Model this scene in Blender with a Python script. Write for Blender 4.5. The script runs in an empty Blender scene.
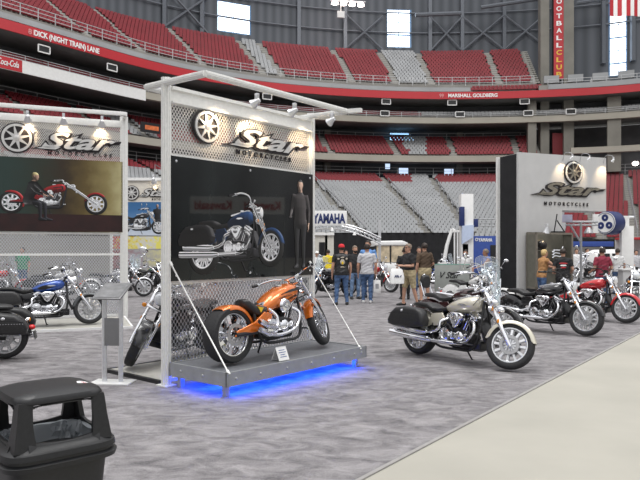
import bpy, bmesh, math, random
import numpy as np
from mathutils import Vector, Matrix, Euler
random.seed(7)
PI = math.pi
scene = bpy.context.scene
COL = scene.collection
CAMZ, HY, F = 1.65, 249.0, 640.0
def V(*a): return Vector(a)
def gp(px, py, z=0.0):
    Y = (CAMZ - z) * F / (py - HY)
    return V((px - 320) / F * Y, Y, z)
def at(px, py, Y): return V((px - 320) / F * Y, Y, CAMZ - (py - HY) / F * Y)
def R(d): return math.radians(d)

# ------------------------------------------------------------------ materials
MATS = {}
def new_mat(name):
    m = bpy.data.materials.new(name); m.use_nodes = True
    nt = m.node_tree; b = nt.nodes.get('Principled BSDF')
    return m, nt, b
def mat(name, col, rough=.5, metal=0., var=.12, scale=8., bump=0., coat=0., spec=None, emit=None, estr=1., trans=0., alpha=None):
    if name in MATS: return MATS[name]
    m, nt, b = new_mat(name)
    c = (col[0], col[1], col[2], 1)
    if var > 0:
        tc = nt.nodes.new('ShaderNodeTexCoord'); nz = nt.nodes.new('ShaderNodeTexNoise')
        nz.inputs['Scale'].default_value = scale; nz.inputs['Detail'].default_value = 4
        nt.links.new(tc.outputs['Object'], nz.inputs['Vector'])
        rp = nt.nodes.new('ShaderNodeValToRGB')
        rp.color_ramp.elements[0].position = .3; rp.color_ramp.elements[1].position = .7
        rp.color_ramp.elements[0].color = tuple(max(0, x * (1 - var)) for x in c[:3]) + (1,)
        rp.color_ramp.elements[1].color = tuple(min(1, x * (1 + var)) for x in c[:3]) + (1,)
        nt.links.new(nz.outputs['Fac'], rp.inputs['Fac']); nt.links.new(rp.outputs['Color'], b.inputs['Base Color'])
        if bump > 0:
            bp = nt.nodes.new('ShaderNodeBump'); bp.inputs['Strength'].default_value = bump
            nt.links.new(nz.outputs['Fac'], bp.inputs['Height']); nt.links.new(bp.outputs['Normal'], b.inputs['Normal'])
    else: b.inputs['Base Color'].default_value = c
    b.inputs['Roughness'].default_value = rough; b.inputs['Metallic'].default_value = metal
    b.inputs['Coat Weight'].default_value = coat; b.inputs['Coat Roughness'].default_value = .05
    if spec is not None: b.inputs['Specular IOR Level'].default_value = spec
    if emit: b.inputs['Emission Color'].default_value = tuple(emit) + (1,); b.inputs['Emission Strength'].default_value = estr
    if trans: b.inputs['Transmission Weight'].default_value = trans
    if alpha is not None: b.inputs['Alpha'].default_value = alpha
    MATS[name] = m
    return m

def perforated(name, col, sx, sz, rad, rough=.3):
    """sheet metal with staggered punched holes (procedural, local x/z)"""
    m, nt, b = new_mat(name); N = nt.nodes.new; Lk = nt.links.new
    b.inputs['Base Color'].default_value = (*col, 1); b.inputs['Metallic'].default_value = .6; b.inputs['Roughness'].default_value = rough
    tc = N('ShaderNodeTexCoord'); sep = N('ShaderNodeSeparateXYZ'); Lk(tc.outputs['Object'], sep.inputs[0])
    def mth(op, a, c=None):
        n = N('ShaderNodeMath'); n.operation = op
        for i, q in enumerate((a, c)):
            if q is None: continue
            if isinstance(q, (int, float)): n.inputs[i].default_value = q
            else: Lk(q, n.inputs[i])
        return n.outputs[0]
    u = mth('MULTIPLY', sep.outputs['X'], 1 / sx); w = mth('MULTIPLY', sep.outputs['Z'], 1 / sz)
    ds = []
    for o in (0., .5):
        fu = mth('SUBTRACT', mth('FRACT', mth('ADD', u, o + 100)), .5); fw = mth('SUBTRACT', mth('FRACT', mth('ADD', w, o + 100)), .5)
        ds.append(mth('SQRT', mth('ADD', mth('MULTIPLY', fu, fu), mth('MULTIPLY', fw, fw))))
    hole = mth('LESS_THAN', mth('MINIMUM', ds[0], ds[1]), rad)
    tr = N('ShaderNodeBsdfTransparent'); mx = N('ShaderNodeMixShader')
    Lk(hole, mx.inputs[0]); Lk(b.outputs[0], mx.inputs[1]); Lk(tr.outputs[0], mx.inputs[2])
    Lk(mx.outputs[0], nt.nodes['Material Output'].inputs['Surface'])
    MATS[name] = m
    return m

def glassy(name, col, mixf, rough=.02):
    m, nt, b = new_mat(name)
    b.inputs['Base Color'].default_value = (*col, 1); b.inputs['Roughness'].default_value = rough
    tr = nt.nodes.new('ShaderNodeBsdfTransparent'); tr.inputs[0].default_value = (.93, .96, .97, 1)
    mx = nt.nodes.new('ShaderNodeMixShader'); mx.inputs[0].default_value = mixf
    nt.links.new(tr.outputs[0], mx.inputs[1]); nt.links.new(b.outputs[0], mx.inputs[2])
    nt.links.new(mx.outputs[0], nt.nodes['Material Output'].inputs['Surface'])
    MATS[name] = m
    return m

CHROME = mat('chrome', (.86, .87, .9), .07, 1., 0)
ALU = mat('brushed_aluminium', (.8, .81, .83), .3, .75, .06, 30)
WHITE_ALU = mat('white_aluminium', (.84, .84, .82), .35, .1, .05, 20)
STEEL = mat('grey_steel', (.42, .43, .45), .4, .5, .1, 20)
BLACKM = mat('black_metal', (.018, .018, .02), .3, .2, .2, 20)
ENGB = mat('engine_black', (.03, .03, .033), .38, .4, .3, 40)
TIRE = mat('tyre_rubber', (.022, .022, .024), .75, 0, .3, 60, .1)
LEATHER = mat('black_leather', (.02, .02, .021), .42, 0, .3, 60, .15)
BLACKP = mat('black_plastic', (.013, .0135, .015), .42, 0, .2, 50, .05)
AMBER = mat('amber_lens', (.8, .28, .02), .15, 0, .1)
REDLENS = mat('red_lens', (.6, .02, .02), .12, 0, .1)
LENS = mat('headlight_lens', (.85, .88, .92), .05, .35, .1)
SHIELD = glassy('windshield_plastic', (.75, .8, .84), .12)
WHITE = mat('white_paint', (.8, .8, .79), .5, 0, .04, 5)
NAVY = mat('navy_blue', (.012, .025, .12), .45, 0, .1, 6)
BLACKF = mat('black_cloth', (.012, .012, .014), .9, 0, .3, 3)

def paint(name, col, metal=.25, rough=.25): return mat(name, col, rough, metal, .05, 4, 0, 1.)

# ------------------------------------------------------------------ mesh builder
class MB:
    def __init__(s, M=None):
        s.v = []; s.f = []; s.m = []; s.M = M or Matrix()
    def add(s, vs, fs, mi=0):
        o = len(s.v); M = s.M
        s.v += [M @ Vector(p) for p in vs]
        s.f += [tuple(i + o for i in f) for f in fs]; s.m += [mi] * len(fs)
    def merge(s, other, M=None, mi=None):
        o = len(s.v); M = s.M @ (M or Matrix())
        s.v += [M @ p for p in other.v]; s.f += [tuple(i + o for i in f) for f in other.f]
        s.m += other.m if mi is None else [mi] * len(other.f)
    def box(s, c, sz, rot=None, bev=0., mi=0):
        bm = bmesh.new(); bmesh.ops.create_cube(bm, size=1)
        bmesh.ops.scale(bm, vec=Vector(sz), verts=bm.verts)
        if bev > 0: bmesh.ops.bevel(bm, geom=list(bm.edges), offset=bev, segments=2, profile=.6, affect='EDGES')
        T = Matrix.Translation(Vector(c)) @ (rot.to_4x4() if rot else Matrix())
        bm.verts.index_update()
        s.add([T @ v.co for v in bm.verts], [[v.index for v in f.verts] for f in bm.faces], mi); bm.free()
    def seg(s, a, b, w, h=None, mi=0):
        """square bar from a to b"""
        a = Vector(a); b = Vector(b); d = b - a
        q = d.to_track_quat('X', 'Z').to_matrix()
        s.box((a + b) / 2, (d.length, w, h or w), q, 0, mi)
    def loft(s, rings, cap=True, mi=0, closed_u=False):
        n = len(rings[0]); vs = [p for r in rings for p in r]; fs = []
        k = len(rings)
        for i in range(k if closed_u else k - 1):
            j = (i + 1) % k
            for a in range(n):
                b = (a + 1) % n
                fs.append((i * n + a, i * n + b, j * n + b, j * n + a))
        if cap and not closed_u:
            fs.append(tuple(range(n - 1, -1, -1))); fs.append(tuple((k - 1) * n + a for a in range(n)))
        s.add(vs, fs, mi)
    def tube(s, pts, r, n=8, cap=True, mi=0):
        pts = [Vector(p) for p in pts]; k = len(pts)
        rs = r if isinstance(r, (list, tuple)) else [r] * k
        rings = []; u = None
        for i in range(k):
            t = (pts[min(i + 1, k - 1)] - pts[max(i - 1, 0)]).normalized()
            if u is None: u = t.orthogonal().normalized()
            else:
                u = u - t * u.dot(t)
                u = u.normalized() if u.length > 1e-6 else t.orthogonal().normalized()
            w = t.cross(u)
            rings.append([pts[i] + (u * math.cos(2 * PI * a / n) + w * math.sin(2 * PI * a / n)) * rs[i] for a in range(n)])
        s.loft(rings, cap, mi)
    def lathe(s, prof, c=(0, 0, 0), axis='y', n=24, mi=0, closed=False):
        """prof: list of (radius, height along axis)"""
        c = Vector(c); rings = []
        for (r, h) in prof:
            ring = []
            for a in range(n):
                x, y = r * math.cos(2 * PI * a / n), r * math.sin(2 * PI * a / n)
                p = V(x, h, y) if axis == 'y' else (V(x, y, h) if axis == 'z' else V(h, x, y))
                ring.append(c + p)
            rings.append(ring)
        s.loft(rings, not closed, mi, closed)
    def ell(s, c, rad, n=12, m=8, mi=0, rot=None):
        c = Vector(c); rings = []
        for i in range(m + 1):
            ph = -PI / 2 + PI * (i + .02) / (m + .04)
            ring = [V(rad[0] * math.cos(ph) * math.cos(2 * PI * a / n), rad[1] * math.cos(ph) * math.sin(2 * PI * a / n), rad[2] * math.sin(ph)) for a in range(n)]
            if rot: ring = [rot @ p for p in ring]
            rings.append([c + p for p in ring])
        s.loft(rings, True, mi)
    def prism(s, pts, M, t, bev=0., mi=0):
        """2-D outline pts (x,y) in M's plane, extruded along M's z by t"""
        bm = bmesh.new()
        f = bm.faces.new([bm.verts.new((p[0], p[1], 0)) for p in pts])
        r = bmesh.ops.extrude_face_region(bm, geom=[f])
        bmesh.ops.translate(bm, vec=(0, 0, t), verts=[g for g in r['geom'] if isinstance(g, bmesh.types.BMVert)])
        if bev > 0:
            es = [e for e in bm.edges if len({round(v.co.z, 6) for v in e.verts}) == 1]
            bmesh.ops.bevel(bm, geom=es, offset=bev, segments=3, profile=.5, affect='EDGES', clamp_overlap=True)
        bmesh.ops.recalc_face_normals(bm, faces=bm.faces)
        bm.verts.index_update()
        s.add([M @ v.co for v in bm.verts], [[v.index for v in f.verts] for f in bm.faces], mi); bm.free()
    def mesh(s, name, mats, smooth=40, fix=True):
        me = bpy.data.meshes.new(name); me.from_pydata(s.v, [], s.f)
        for m in (mats if isinstance(mats, (list, tuple)) else [mats]): me.materials.append(m)
        if len(set(s.m)) > 1 or (s.m and s.m[0]): me.polygons.foreach_set('material_index', s.m)
        if fix:
            bm = bmesh.new(); bm.from_mesh(me); bmesh.ops.recalc_face_normals(bm, faces=bm.faces); bm.to_mesh(me); bm.free()
        if smooth:
            me.polygons.foreach_set('use_smooth', [True] * len(me.polygons))
            me.set_sharp_from_angle(angle=R(smooth))
        me.update()
        return me
    def build(s, name, mats, parent=None, label=None, smooth=40, fix=True):
        o = bpy.data.objects.new(name, s.mesh(name, mats, smooth, fix)); COL.objects.link(o)
        if parent: o.parent = parent
        if label: o['label'] = label
        return o

def sec(c, A, B, n=16, p=2.):
    out = []
    for a in range(n):
        t = 2 * PI * a / n; ct, st = math.cos(t), math.sin(t)
        out.append(c + A * math.copysign(abs(ct) ** (2 / p), ct) + B * math.copysign(abs(st) ** (2 / p), st))
    return out
def spline(pts, k=6):
    pts = [Vector(p) for p in pts]; out = []
    for i in range(len(pts) - 1):
        p0 = pts[max(i - 1, 0)]; p1 = pts[i]; p2 = pts[i + 1]; p3 = pts[min(i + 2, len(pts) - 1)]
        for j in range(k):
            t = j / k
            out.append(.5 * ((2 * p1) + (p2 - p0) * t + (2 * p0 - 5 * p1 + 4 * p2 - p3) * t * t + (3 * p1 - p0 - 3 * p2 + p3) * t ** 3))
    out.append(pts[-1]); return out
def tag(o, label, cat, group=None, kind=None):
    o['label'] = label; o['category'] = cat
    if group: o['group'] = group
    if kind: o['kind'] = kind
    return o
def thing(name, label, cat, loc=(0, 0, 0), rz=0., group=None):
    o = bpy.data.objects.new(name, None); o.empty_display_size = .2; COL.objects.link(o)
    o.location = loc; o.rotation_euler = (0, 0, rz)
    return tag(o, label, cat, group)
def struct(o): o['kind'] = 'structure'; return o

def text_mb(body, size=1., ext=.01, off=0., shear=0., sp=1.):
    """MB of a text line: x along the line, y up, thickness z; starts at x=0, baseline y=0"""
    cu = bpy.data.curves.new('t', 'FONT'); cu.body = body; cu.size = size; cu.extrude = ext; cu.offset = off; cu.shear = shear; cu.space_character = sp
    cu.resolution_u = 4
    ob = bpy.data.objects.new('t', cu); COL.objects.link(ob)
    dg = bpy.context.evaluated_depsgraph_get(); me = bpy.data.meshes.new_from_object(ob.evaluated_get(dg))
    mb = MB(); mb.v = [v.co.copy() for v in me.vertices]; mb.f = [tuple(p.vertices) for p in me.polygons]; mb.m = [0] * len(mb.f)
    bpy.data.objects.remove(ob); bpy.data.curves.remove(cu); bpy.data.meshes.remove(me)
    return mb
def fit_text(body, x0, x1, z0, h, ext=.01, off=0., shear=0., y=0., sp=1.):
    """text fitted between x0..x1 and baseline z0, capital height h, standing in the x/z plane, facing -y"""
    t = text_mb(body, 1., ext, off, shear, sp)
    xs = [p.x for p in t.v]; ys = [p.y for p in t.v]; a, b = min(xs), max(xs)
    top = max(ys); sx = (x1 - x0) / (b - a); sz = h / top
    out = MB()
    out.v = [V(x0 + (p.x - a) * sx, y - p.z, z0 + p.y * sz) for p in t.v]; out.f = t.f; out.m = t.m
    return out
# ------------------------------------------------------------------ motorcycles
# local frame: x forward, y to the rider's left, z up, origin on the ground between the wheels
BD = dict(fr=.325, fw=.066, rr=.325, rw=.082, fax=.87, rax=-.80, rake=33, flen=.86, spokes=10, steer=0,
          tank='cruiser', bags=True, shield=True, backrest=False, mirrors=True, bars='wide', solo=False, chop=False,
          pipes='long', radiator=True, panel=False)

def wheel(cx, cz, Rr, w, spokes, M=None, fat=False):
    """rim with cast spokes; tyre; disc"""
    rim = MB(M); c = (cx, 0, cz); ri = Rr * (.70 if not fat else .72); iw = w * .8
    rim.lathe([(ri, -iw), (ri + .012, -iw), (ri + .012, iw), (ri, iw), (ri - .014, iw * .75), (ri - .02, 0), (ri - .014, -iw * .75)], c, 'y', 40, closed=True)
    rim.lathe([(.02, -w * .9), (.052, -w * .9), (.06, -w * .5), (.05, 0), (.06, w * .5), (.052, w * .9), (.02, w * .9)], c, 'y', 20)
    for i in range(spokes):
        a = 2 * PI * i / spokes
        d = V(math.cos(a), 0, math.sin(a)); t = V(-math.sin(a), 0, math.cos(a)); cc = V(*c)
        for sy in (-1, 1):
            if spokes > 16 and (i + (sy > 0)) % 2: continue
            p0 = cc + d * .045 + V(0, sy * w * .6, 0); p1 = cc + d * (ri - .01) + V(0, sy * w * .45, 0)
            k = .011 if spokes > 9 else .017
            rim.loft([[p0 + t * k + V(0, .01, 0), p0 - t * k + V(0, .01, 0), p0 - t * k - V(0, .01, 0), p0 + t * k - V(0, .01, 0)],
                      [p1 + t * k * 1.5 + V(0, .008, 0), p1 - t * k * 1.5 + V(0, .008, 0), p1 - t * k * 1.5 - V(0, .008, 0), p1 + t * k * 1.5 - V(0, .008, 0)]])
    tire = MB(M); pr = []
    for i in range(13):
        a = -PI * .86 + 2 * PI * .86 * i / 12
        rr_ = ri + (Rr - ri) * .5
        pr.append((rr_ + (Rr - ri) * .5 * math.copysign(abs(math.cos(a)) ** (.7 if not fat else .45), math.cos(a)), w * math.copysign(abs(math.sin(a)) ** .75, math.sin(a))))
    tire.lathe(pr, c, 'y', 44, closed=True)
    for sgn in (-1, 1):                       # tread grooves as raised shoulder blocks
        for i in range(36):
            a = 2 * PI * i / 36 + (.04 if sgn > 0 else 0)
            d = V(math.cos(a), 0, math.sin(a)); t = V(-math.sin(a), 0, math.cos(a)); b = V(*c) + d * (Rr - .004)
            p = b + V(0, sgn * w * .15, 0); q = V(*c) + d * (Rr - .013 * (1 if not fat else .6)) + V(0, sgn * w * .72, 0) + t * .03
            tire.loft([[p + t * .006 + d * .003, p - t * .006 + d * .003, p - t * .006 - d * .008, p + t * .006 - d * .008],
                       [q + t * .006 + d * .003, q - t * .006 + d * .003, q - t * .006 - d * .008, q + t * .006 - d * .008]])
    disc = MB(M)
    for sy in (-1, 1):
        y = sy * (w + .008)
        disc.lathe([(.09, y - .003), (.135, y - .003), (.135, y + .003), (.09, y + .003)], c, 'y', 28, closed=True)
        for i in range(6):
            a = 2 * PI * i / 6
            disc.seg(V(*c) + V(math.cos(a) * .03, y, math.sin(a) * .03), V(*c) + V(math.cos(a + .3) * .09, y, math.sin(a + .3) * .09), .012, .005)
    return rim, tire, disc

def fender(cx, cz, Rr, w, a0, a1, drop=.05, M=None, t=.006, flare=0.):
    mb = MB(M); n = 22; rings = []
    prof = [(-1, 1), (-.97, .55), (-.8, .16), (-.45, .02), (0, 0), (.45, .02), (.8, .16), (.97, .55), (1, 1)]
    for i in range(n + 1):
        f = i / n; a = R(a0 + (a1 - a0) * f); d = V(math.cos(a), 0, math.sin(a))
        e = min(1, f / .1 + .55, (1 - f) / .1 + .55); ww = w * (.75 + .25 * min(1, f * 5, (1 - f) * 5))
        rr_ = Rr + flare * max(0, (f - .75) / .25) ** 2
        out = [V(cx, 0, cz) + d * (rr_ - drop * e * q[1]) + V(0, ww * q[0], 0) for q in prof]
        inn = [V(cx, 0, cz) + d * (rr_ - t - drop * e * q[1] * .98) + V(0, (ww - t) * q[0], 0) for q in prof]
        rings.append(out + inn[::-1])
    mb.loft(rings)
    return mb

def xloft(secs, n=20, p=2.4, M=None):
    """secs: (x, zc, halfwidth, up, down[, y])"""
    mb = MB(M); rings = []
    for s_ in secs:
        x, zc, hw, up, dn = s_[:5]; y0 = s_[5] if len(s_) > 5 else 0
        ring = []
        for a in range(n):
            t = 2 * PI * a / n; ct, st = math.cos(t), math.sin(t)
            ring.append(V(x, y0 + hw * math.copysign(abs(ct) ** (2 / p), ct), zc + (up if st > 0 else dn) * math.copysign(abs(st) ** (2 / p), st)))
        rings.append(ring)
    mb.loft(rings); return mb

def bike_parts(**kw):
    k = dict(BD); k.update(kw); L = []
    def P(key, name, mb, m, par=None, label=None): L.append((key, name, mb, m, par, label))
    fr, rr, fax, rax, chop = k['fr'], k['rr'], k['fax'], k['rax'], k['chop']
    u = V(-math.sin(R(k['rake'])), 0, math.cos(R(k['rake']))); fa = V(fax, 0, fr); top = fa + u * k['flen']
    S = Matrix.Translation(top) @ Matrix.Rotation(R(k['steer']), 4, u) @ Matrix.Translation(-top)
    fy = .105 if not chop else .1
    # front wheel assembly
    rim, tire, disc = wheel(fax, fr, fr, k['fw'], k['spokes'], S)
    P('fw', 'front_wheel', rim, 'alu' if not chop else 'chrome'); P('ft', 'tire', tire, 'tire', 'fw'); P('fd', 'brake_disc', disc, 'disc', 'fw')
    fk = MB(S)
    for sy in (-1, 1):
        y = V(0, sy * fy, 0)
        a = fa + y + V(.02, 0, 0) * 0
        fk.tube([a - u * .04, a, a + u * .38, a + u * .39], [.024, .031, .03, .026], 12)
        fk.tube([a + u * .36, a + u * (k['flen'] + .02)], .023 if not chop else .028, 12)
        if not chop: fk.tube([a + u * .55, a + u * .56, a + u * .78, a + u * .79], [.03, .038, .038, .03], 12)
    fk.seg(fa + V(0, -fy, 0), fa + V(0, fy, 0), .026)
    for q in (.60, .97):
        c = fa + u * (k['flen'] * q) + V(-.02, 0, 0)
        fk.box(c, (.09, fy * 2 + .07, .035), Matrix.Rotation(-R(k['rake']), 3, 'Y'), .01)
    fk.box(fa + V(-.06, fy + .0, .1), (.05, .03, .1), None, .01)
    P('fork', 'fork', fk, 'chrome')
    # front fender
    P('ff', 'front_fender', fender(fax, fr, fr + .022, k['fw'] + .022, 12 if not chop else 42, 172 if not chop else 168, .055 if not chop else .05, S, flare=.0), 'paint')
    # headlight
    hl = MB(S); hc = fa + u * (k['flen'] * .84) + V(.10 if not chop else .09, 0, 0); hr = .1 if not chop else .07
    hl.lathe([(.012, -.19), (.045, -.17), (.075 * hr / .1, -.11), (hr * .97, -.03), (hr * 1.03, 0), (hr * 1.03, .015), (hr * .92, .02)], hc, 'x', 24)
    P('hl', 'headlight', hl, 'chrome')
    le = MB(S); le.lathe([(hr * .92, .016), (hr * .7, .034), (hr * .35, .044), (.004, .047)], hc, 'x', 24); P('hln', 'headlight_lens', le, 'lens', 'hl')
    # turn signals / passing lamps
    if not chop:
        for sy in (-1, 1):
            t = MB(S); c = fa + u * .52 + V(-.01, sy * (fy + .07), 0)
            t.lathe([(.01, -.05), (.03, -.04), (.036, 0), (.034, .008)], c, 'x', 14); t.tube([c, c + V(0, -sy * .07, 0)], .01, 8)
            P('ts%d' % sy, 'turn_signal', t, 'chrome'); a = MB(S); a.lathe([(.034, .006), (.026, .02), (.004, .027)], c, 'x', 14); P('tl%d' % sy, 'signal_lens', a, 'amber', 'ts%d' % sy)
        ref = MB(S)
        for sy in (-1, 1): ref.ell(fa + u * .34 + V(0.0, sy * (fy + .033), 0), (.018, .006, .03), 10, 6)
        P('rf', 'fork_reflector', ref, 'amber', 'fork')
    # bars
    hb = MB(S); b0 = top + u * .06 + V(-.03, 0, 0)
    if k['bars'] == 'wide':
        half = [V(0, 0, 0), V(0, .06, .0), V(.02, .1, .03), V(0, .2, .08), V(-.10, .34, .09), V(-.22, .42, .05), V(-.33, .46, .02)]
    else:
        half = [V(0, 0, 0), V(0, .08, .0), V(.01, .14, .02), V(-.02, .24, .05), V(-.10, .34, .05), V(-.2, .40, .03), V(-.30, .43, .02)]
    for sy in (-1, 1):
        pts = spline([b0 + V(p.x, p.y * sy, p.z) for p in half], 5)
        hb.tube(pts, .0135, 8)
        e0, e1 = b0 + V(half[-2].x, half[-2].y * sy, half[-2].z), b0 + V(half[-1].x, half[-1].y * sy, half[-1].z)
        g = MB(S); g.tube([e0, e0.lerp(e1, .1), e1, e1 + (e1 - e0).normalized() * .012], [.016, .0185, .0185, .012], 10); P('gr%d' % sy, 'grip', g, 'black', 'bar')
        hb.box(e0 + (e0 - e1) * .15, (.05, .04, .045), None, .01)
        lv = MB(S); lv.tube([e0 + V(.06, 0, 0), e0 + V(.06, sy * .03, -.005), e1 + V(.06, sy * .01, -.01)], [.009, .009, .006], 6); P('lv%d' % sy, 'lever', lv, 'chrome', 'bar')
        if k['mirrors']:
            m = MB(S); c = e0 + V(.07, sy * .09, .2)
            m.tube(spline([e0 + V(.02, 0, .02), e0 + V(.05, sy * .03, .1), c], 4), .006, 6)
            m.ell(c + V(0, sy * .03, .02), (.018, .07, .042), 14, 8)
            P('mr%d' % sy, 'mirror', m, 'chrome')
    for sy in (-1, 1): hb.tube([b0 + V(0, sy * .05, 0), top + V(0, sy * .05, -.03)], .018, 8)
    P('bar', 'handlebar', hb, 'chrome')
    if not chop:
        gz = MB(S); gz.lathe([(.005, -.05), (.035, -.045), (.045, 0), (.045, .012), (.004, .014)], b0 + V(.01, 0, .05), 'z', 18); P('gauge', 'speedometer', gz, 'black')
        # switch / clutch cables
        cb = MB(S)
        for sy in (-1, 1): cb.tube(spline([b0 + V(-.12, sy * .36, .08), b0 + V(.1, sy * .22, .12), b0 + V(.08, sy * .08, -.05), b0 + V(-.06, sy * .06, -.3)], 5), .005, 5)
        P('cb', 'cable', cb, 'black')
    if k['shield']:
        ws = MB(S); rings = []; base = hc + V(.03, 0, .0)
        n = 12; rows = []
        for j in range(9):
            f = j / 8; z = -.06 + .56 * f; wid = (.15 + .17 * min(1, f * 1.6)) * (1 if f < .85 else math.sqrt(max(.0, 1 - ((f - .85) / .19) ** 2)))
            rows.append([base + V(-.10 * f + .03 - .13 * (2 * i / n - 1) ** 2 * (wid / .3) ** 2, wid * (2 * i / n - 1), z) for i in range(n + 1)])
        back = [[p + V(-.005, 0, 0) for p in r] for r in rows]
        ws.loft([a + b[::-1] for a, b in zip(rows, back)])
        P('ws', 'windshield', ws, 'shield')
        br = MB(S)
        for sy in (-1, 1):
            br.tube([base + V(-.02, sy * .11, -.1), base + V(-.03, sy * .13, .1), base + V(-.07, sy * .15, .36)], .011, 8)
            br.tube([base + V(-.03, sy * .13, .08), base + V(-.22, sy * .11, -.06)], .009, 6)
        br.tube([base + V(-.045, -.2, .2), base + V(-.03, 0, .2), base + V(-.045, .2, .2)], .008, 6)
        edge = [r[0] for r in rows] + [rows[-1][n // 2]] + [r[-1] for r in rows[::-1]]
        br.tube(edge, .005, 5)
        for sy in (-1, 1): br.ell(base + V(.0, sy * .2, -.09), (.06, .05, .05), 12, 8)
        P('wb', 'windshield_bracket', br, 'chrome', 'ws')
    # tank
    if k['tank'] == 'cruiser':
        tk = xloft([(-.27, .745, .04, .02, .03), (-.24, .755, .075, .04, .05), (-.15, .775, .12, .075, .09), (-.02, .80, .152, .10, .115), (.12, .825, .168, .118, .125), (.24, .84, .16, .118, .12), (.33, .85, .13, .10, .10), (.375, .855, .08, .06, .06), (.385, .855, .03, .02, .02)], 22, 2.2)
        P('tank', 'fuel_tank', tk, 'paint')
        cp = MB(); cp.prism([(-.2, -.02), (.0, -.045), (.2, -.05), (.27, -.02), (.27, .02), (.2, .05), (.0, .045), (-.2, .02)], Matrix.Translation((.03, 0, .905)) @ Matrix.Rotation(R(-9), 4, 'Y'), .03, .008)
        cp.lathe([(.04, 0), (.042, .02), (.03, .028), (.004, .03)], (.1, 0, .945), 'z', 16); P('cap', 'tank_console', cp, 'chrome', 'tank')
        if k.get('flame'):
            bw = MB()
            for sy in (-1, 1): bw.loft([sec(V(.02, sy * .150, .795), V(.16, 0, .025), V(0, 0, .045), 16, 2), sec(V(.02, sy * .17, .795), V(.13, 0, .02), V(0, 0, .035), 16, 2)])
            P('bw', 'tank_panel', bw, 'black', 'tank', 'black side panel')
        for sy in (-1, 1):
            em = MB(); em.prism([(-.09, -.006), (-.02, -.016), (.09, -.004), (.03, .014), (-.05, .012)], Matrix.Translation((.13, sy * .166, .825)) @ Matrix.Rotation(R(90), 4, 'X') , .008)
            P('em%d' % sy, 'tank_badge', em, 'chrome', 'tank')
    elif k['tank'] == 'chop':
        tk = xloft([(-.30, .565, .05, .03, .04), (-.27, .575, .085, .055, .065), (-.19, .615, .12, .085, .095), (-.06, .67, .15, .115, .12), (.10, .72, .17, .135, .145), (.26, .755, .17, .14, .15), (.38, .78, .145, .12, .13), (.45, .79, .10, .08, .09), (.47, .79, .04, .035, .035)], 24, 2.1)
        P('tank', 'fuel_tank', tk, 'paint')
        fl = MB()
        for sy in (-1, 1):
            for j, (x0, z0, x1, z1, w_) in enumerate([(.42, .825, .05, .765, .022), (.43, .79, -.02, .71, .02), (.42, .755, .08, .67, .018), (.3, .81, .12, .785, .013), (.34, .735, .16, .69, .012)]):
                q = []
                for (x, z) in [(x0, z0 + w_), ((x0 + x1) / 2, (z0 + z1) / 2 + w_ * .8 + .006), (x1, z1), ((x0 + x1) / 2, (z0 + z1) / 2 - w_ * .6 + .006), (x0, z0 - w_)]: q.append((x, z))
                def surf(x, z):
                    zc = .715 + (x - .08) * .24; hw = .17 - .25 * max(0, x - .26); dz = min(.98, abs(z - zc) / .145)
                    return sy * (hw * (1 - dz ** 2.1) ** (1 / 2.1) + .006)
                f1 = [V(x, surf(x, z), z) for x, z in q]; f2 = [V(x, surf(x, z) - sy * .02, z) for x, z in q]
                fl.loft([f1, f2])
        P('fl', 'flame_decal', fl, 'black', 'tank', 'black flame graphics on the tank')
        cp = MB(); cp.lathe([(.05, 0), (.052, .02), (.03, .03), (.004, .032)], (.16, 0, .865), 'z', 16); P('cap', 'gas_cap', cp, 'chrome', 'tank')
    # seat
    if not k['solo']:
        st = xloft([(-.20, .76, .07, .015, .03), (-.24, .75, .11, .02, .05), (-.33, .725, .15, .03, .06), (-.43, .72, .165, .035, .055), (-.52, .745, .16, .06, .06), (-.57, .765, .145, .055, .06), (-.66, .775, .135, .048, .05), (-.80, .775, .12, .042, .045), (-.88, .77, .09, .035, .035), (-.92, .765, .04, .02, .02)], 20, 2.8)
    else:
        st = xloft([(-.16, .62, .09, .02, .05), (-.22, .60, .14, .04, .08), (-.32, .585, .165, .055, .09), (-.42, .60, .165, .085, .08), (-.50, .66, .145, .08, .07), (-.55, .69, .07, .04, .04)], 20, 2.6)
    P('seat', 'seat', st, 'leather')
    if k.get('seat_mark'):
        sm = MB(); sm.prism([(-.05, .04), (.05, .02), (.0, -.035)], Matrix.Translation((-.36, -.158, .60)) @ Matrix.Rotation(R(90), 4, 'X'), .012); P('sm', 'seat_emblem', sm, 'yellow', 'seat')
    if k['backrest']:
        bk = MB(); bk.merge(xloft([(-.93, 1.02, .1, .1, .12), (-.96, 1.03, .125, .12, .13), (-1.0, 1.03, .115, .11, .12)], 18, 3.2)); P('bk', 'backrest', bk, 'leather')
        bs = MB(); bs.tube(spline([(-.84, -.13, .74), (-.93, -.12, .9), (-.99, -.1, 1.05), (-1.0, 0, 1.16), (-.99, .1, 1.05), (-.93, .12, .9), (-.84, .13, .74)], 4), .01, 6); P('bs', 'sissy_bar', bs, 'chrome', 'bk')
    # rear wheel, fender
    rim, tire, disc = wheel(rax, rr, rr, k['rw'], k['spokes'] if not chop else k['spokes'], None, chop)
    P('rw', 'rear_wheel', rim, 'alu' if not chop else 'chrome'); P('rt', 'tire', tire, 'tire', 'rw'); P('rd', 'brake_disc', disc, 'disc', 'rw')
    if not chop: P('rf_', 'rear_fender', fender(rax, rr, rr + .055, k['rw'] + .035, 172, 28, .2, None, flare=0), 'paint')
    else: P('rf_', 'rear_fender', fender(rax, rr, rr + .02, k['rw'] + .012, 118, -22, .06, None), 'paint')
    # tail
    tl = MB(); tz = V(rax, 0, rr) + V(math.cos(R(160 if not chop else 118)), 0, math.sin(R(160 if not chop else 118))) * (rr + (.075 if not chop else .02))
    tl.ell(tz, (.05, .06 if not chop else .05, .04), 14, 8); (not chop) and P('tail', 'tail_light', tl, 'red', 'rf_')
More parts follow.
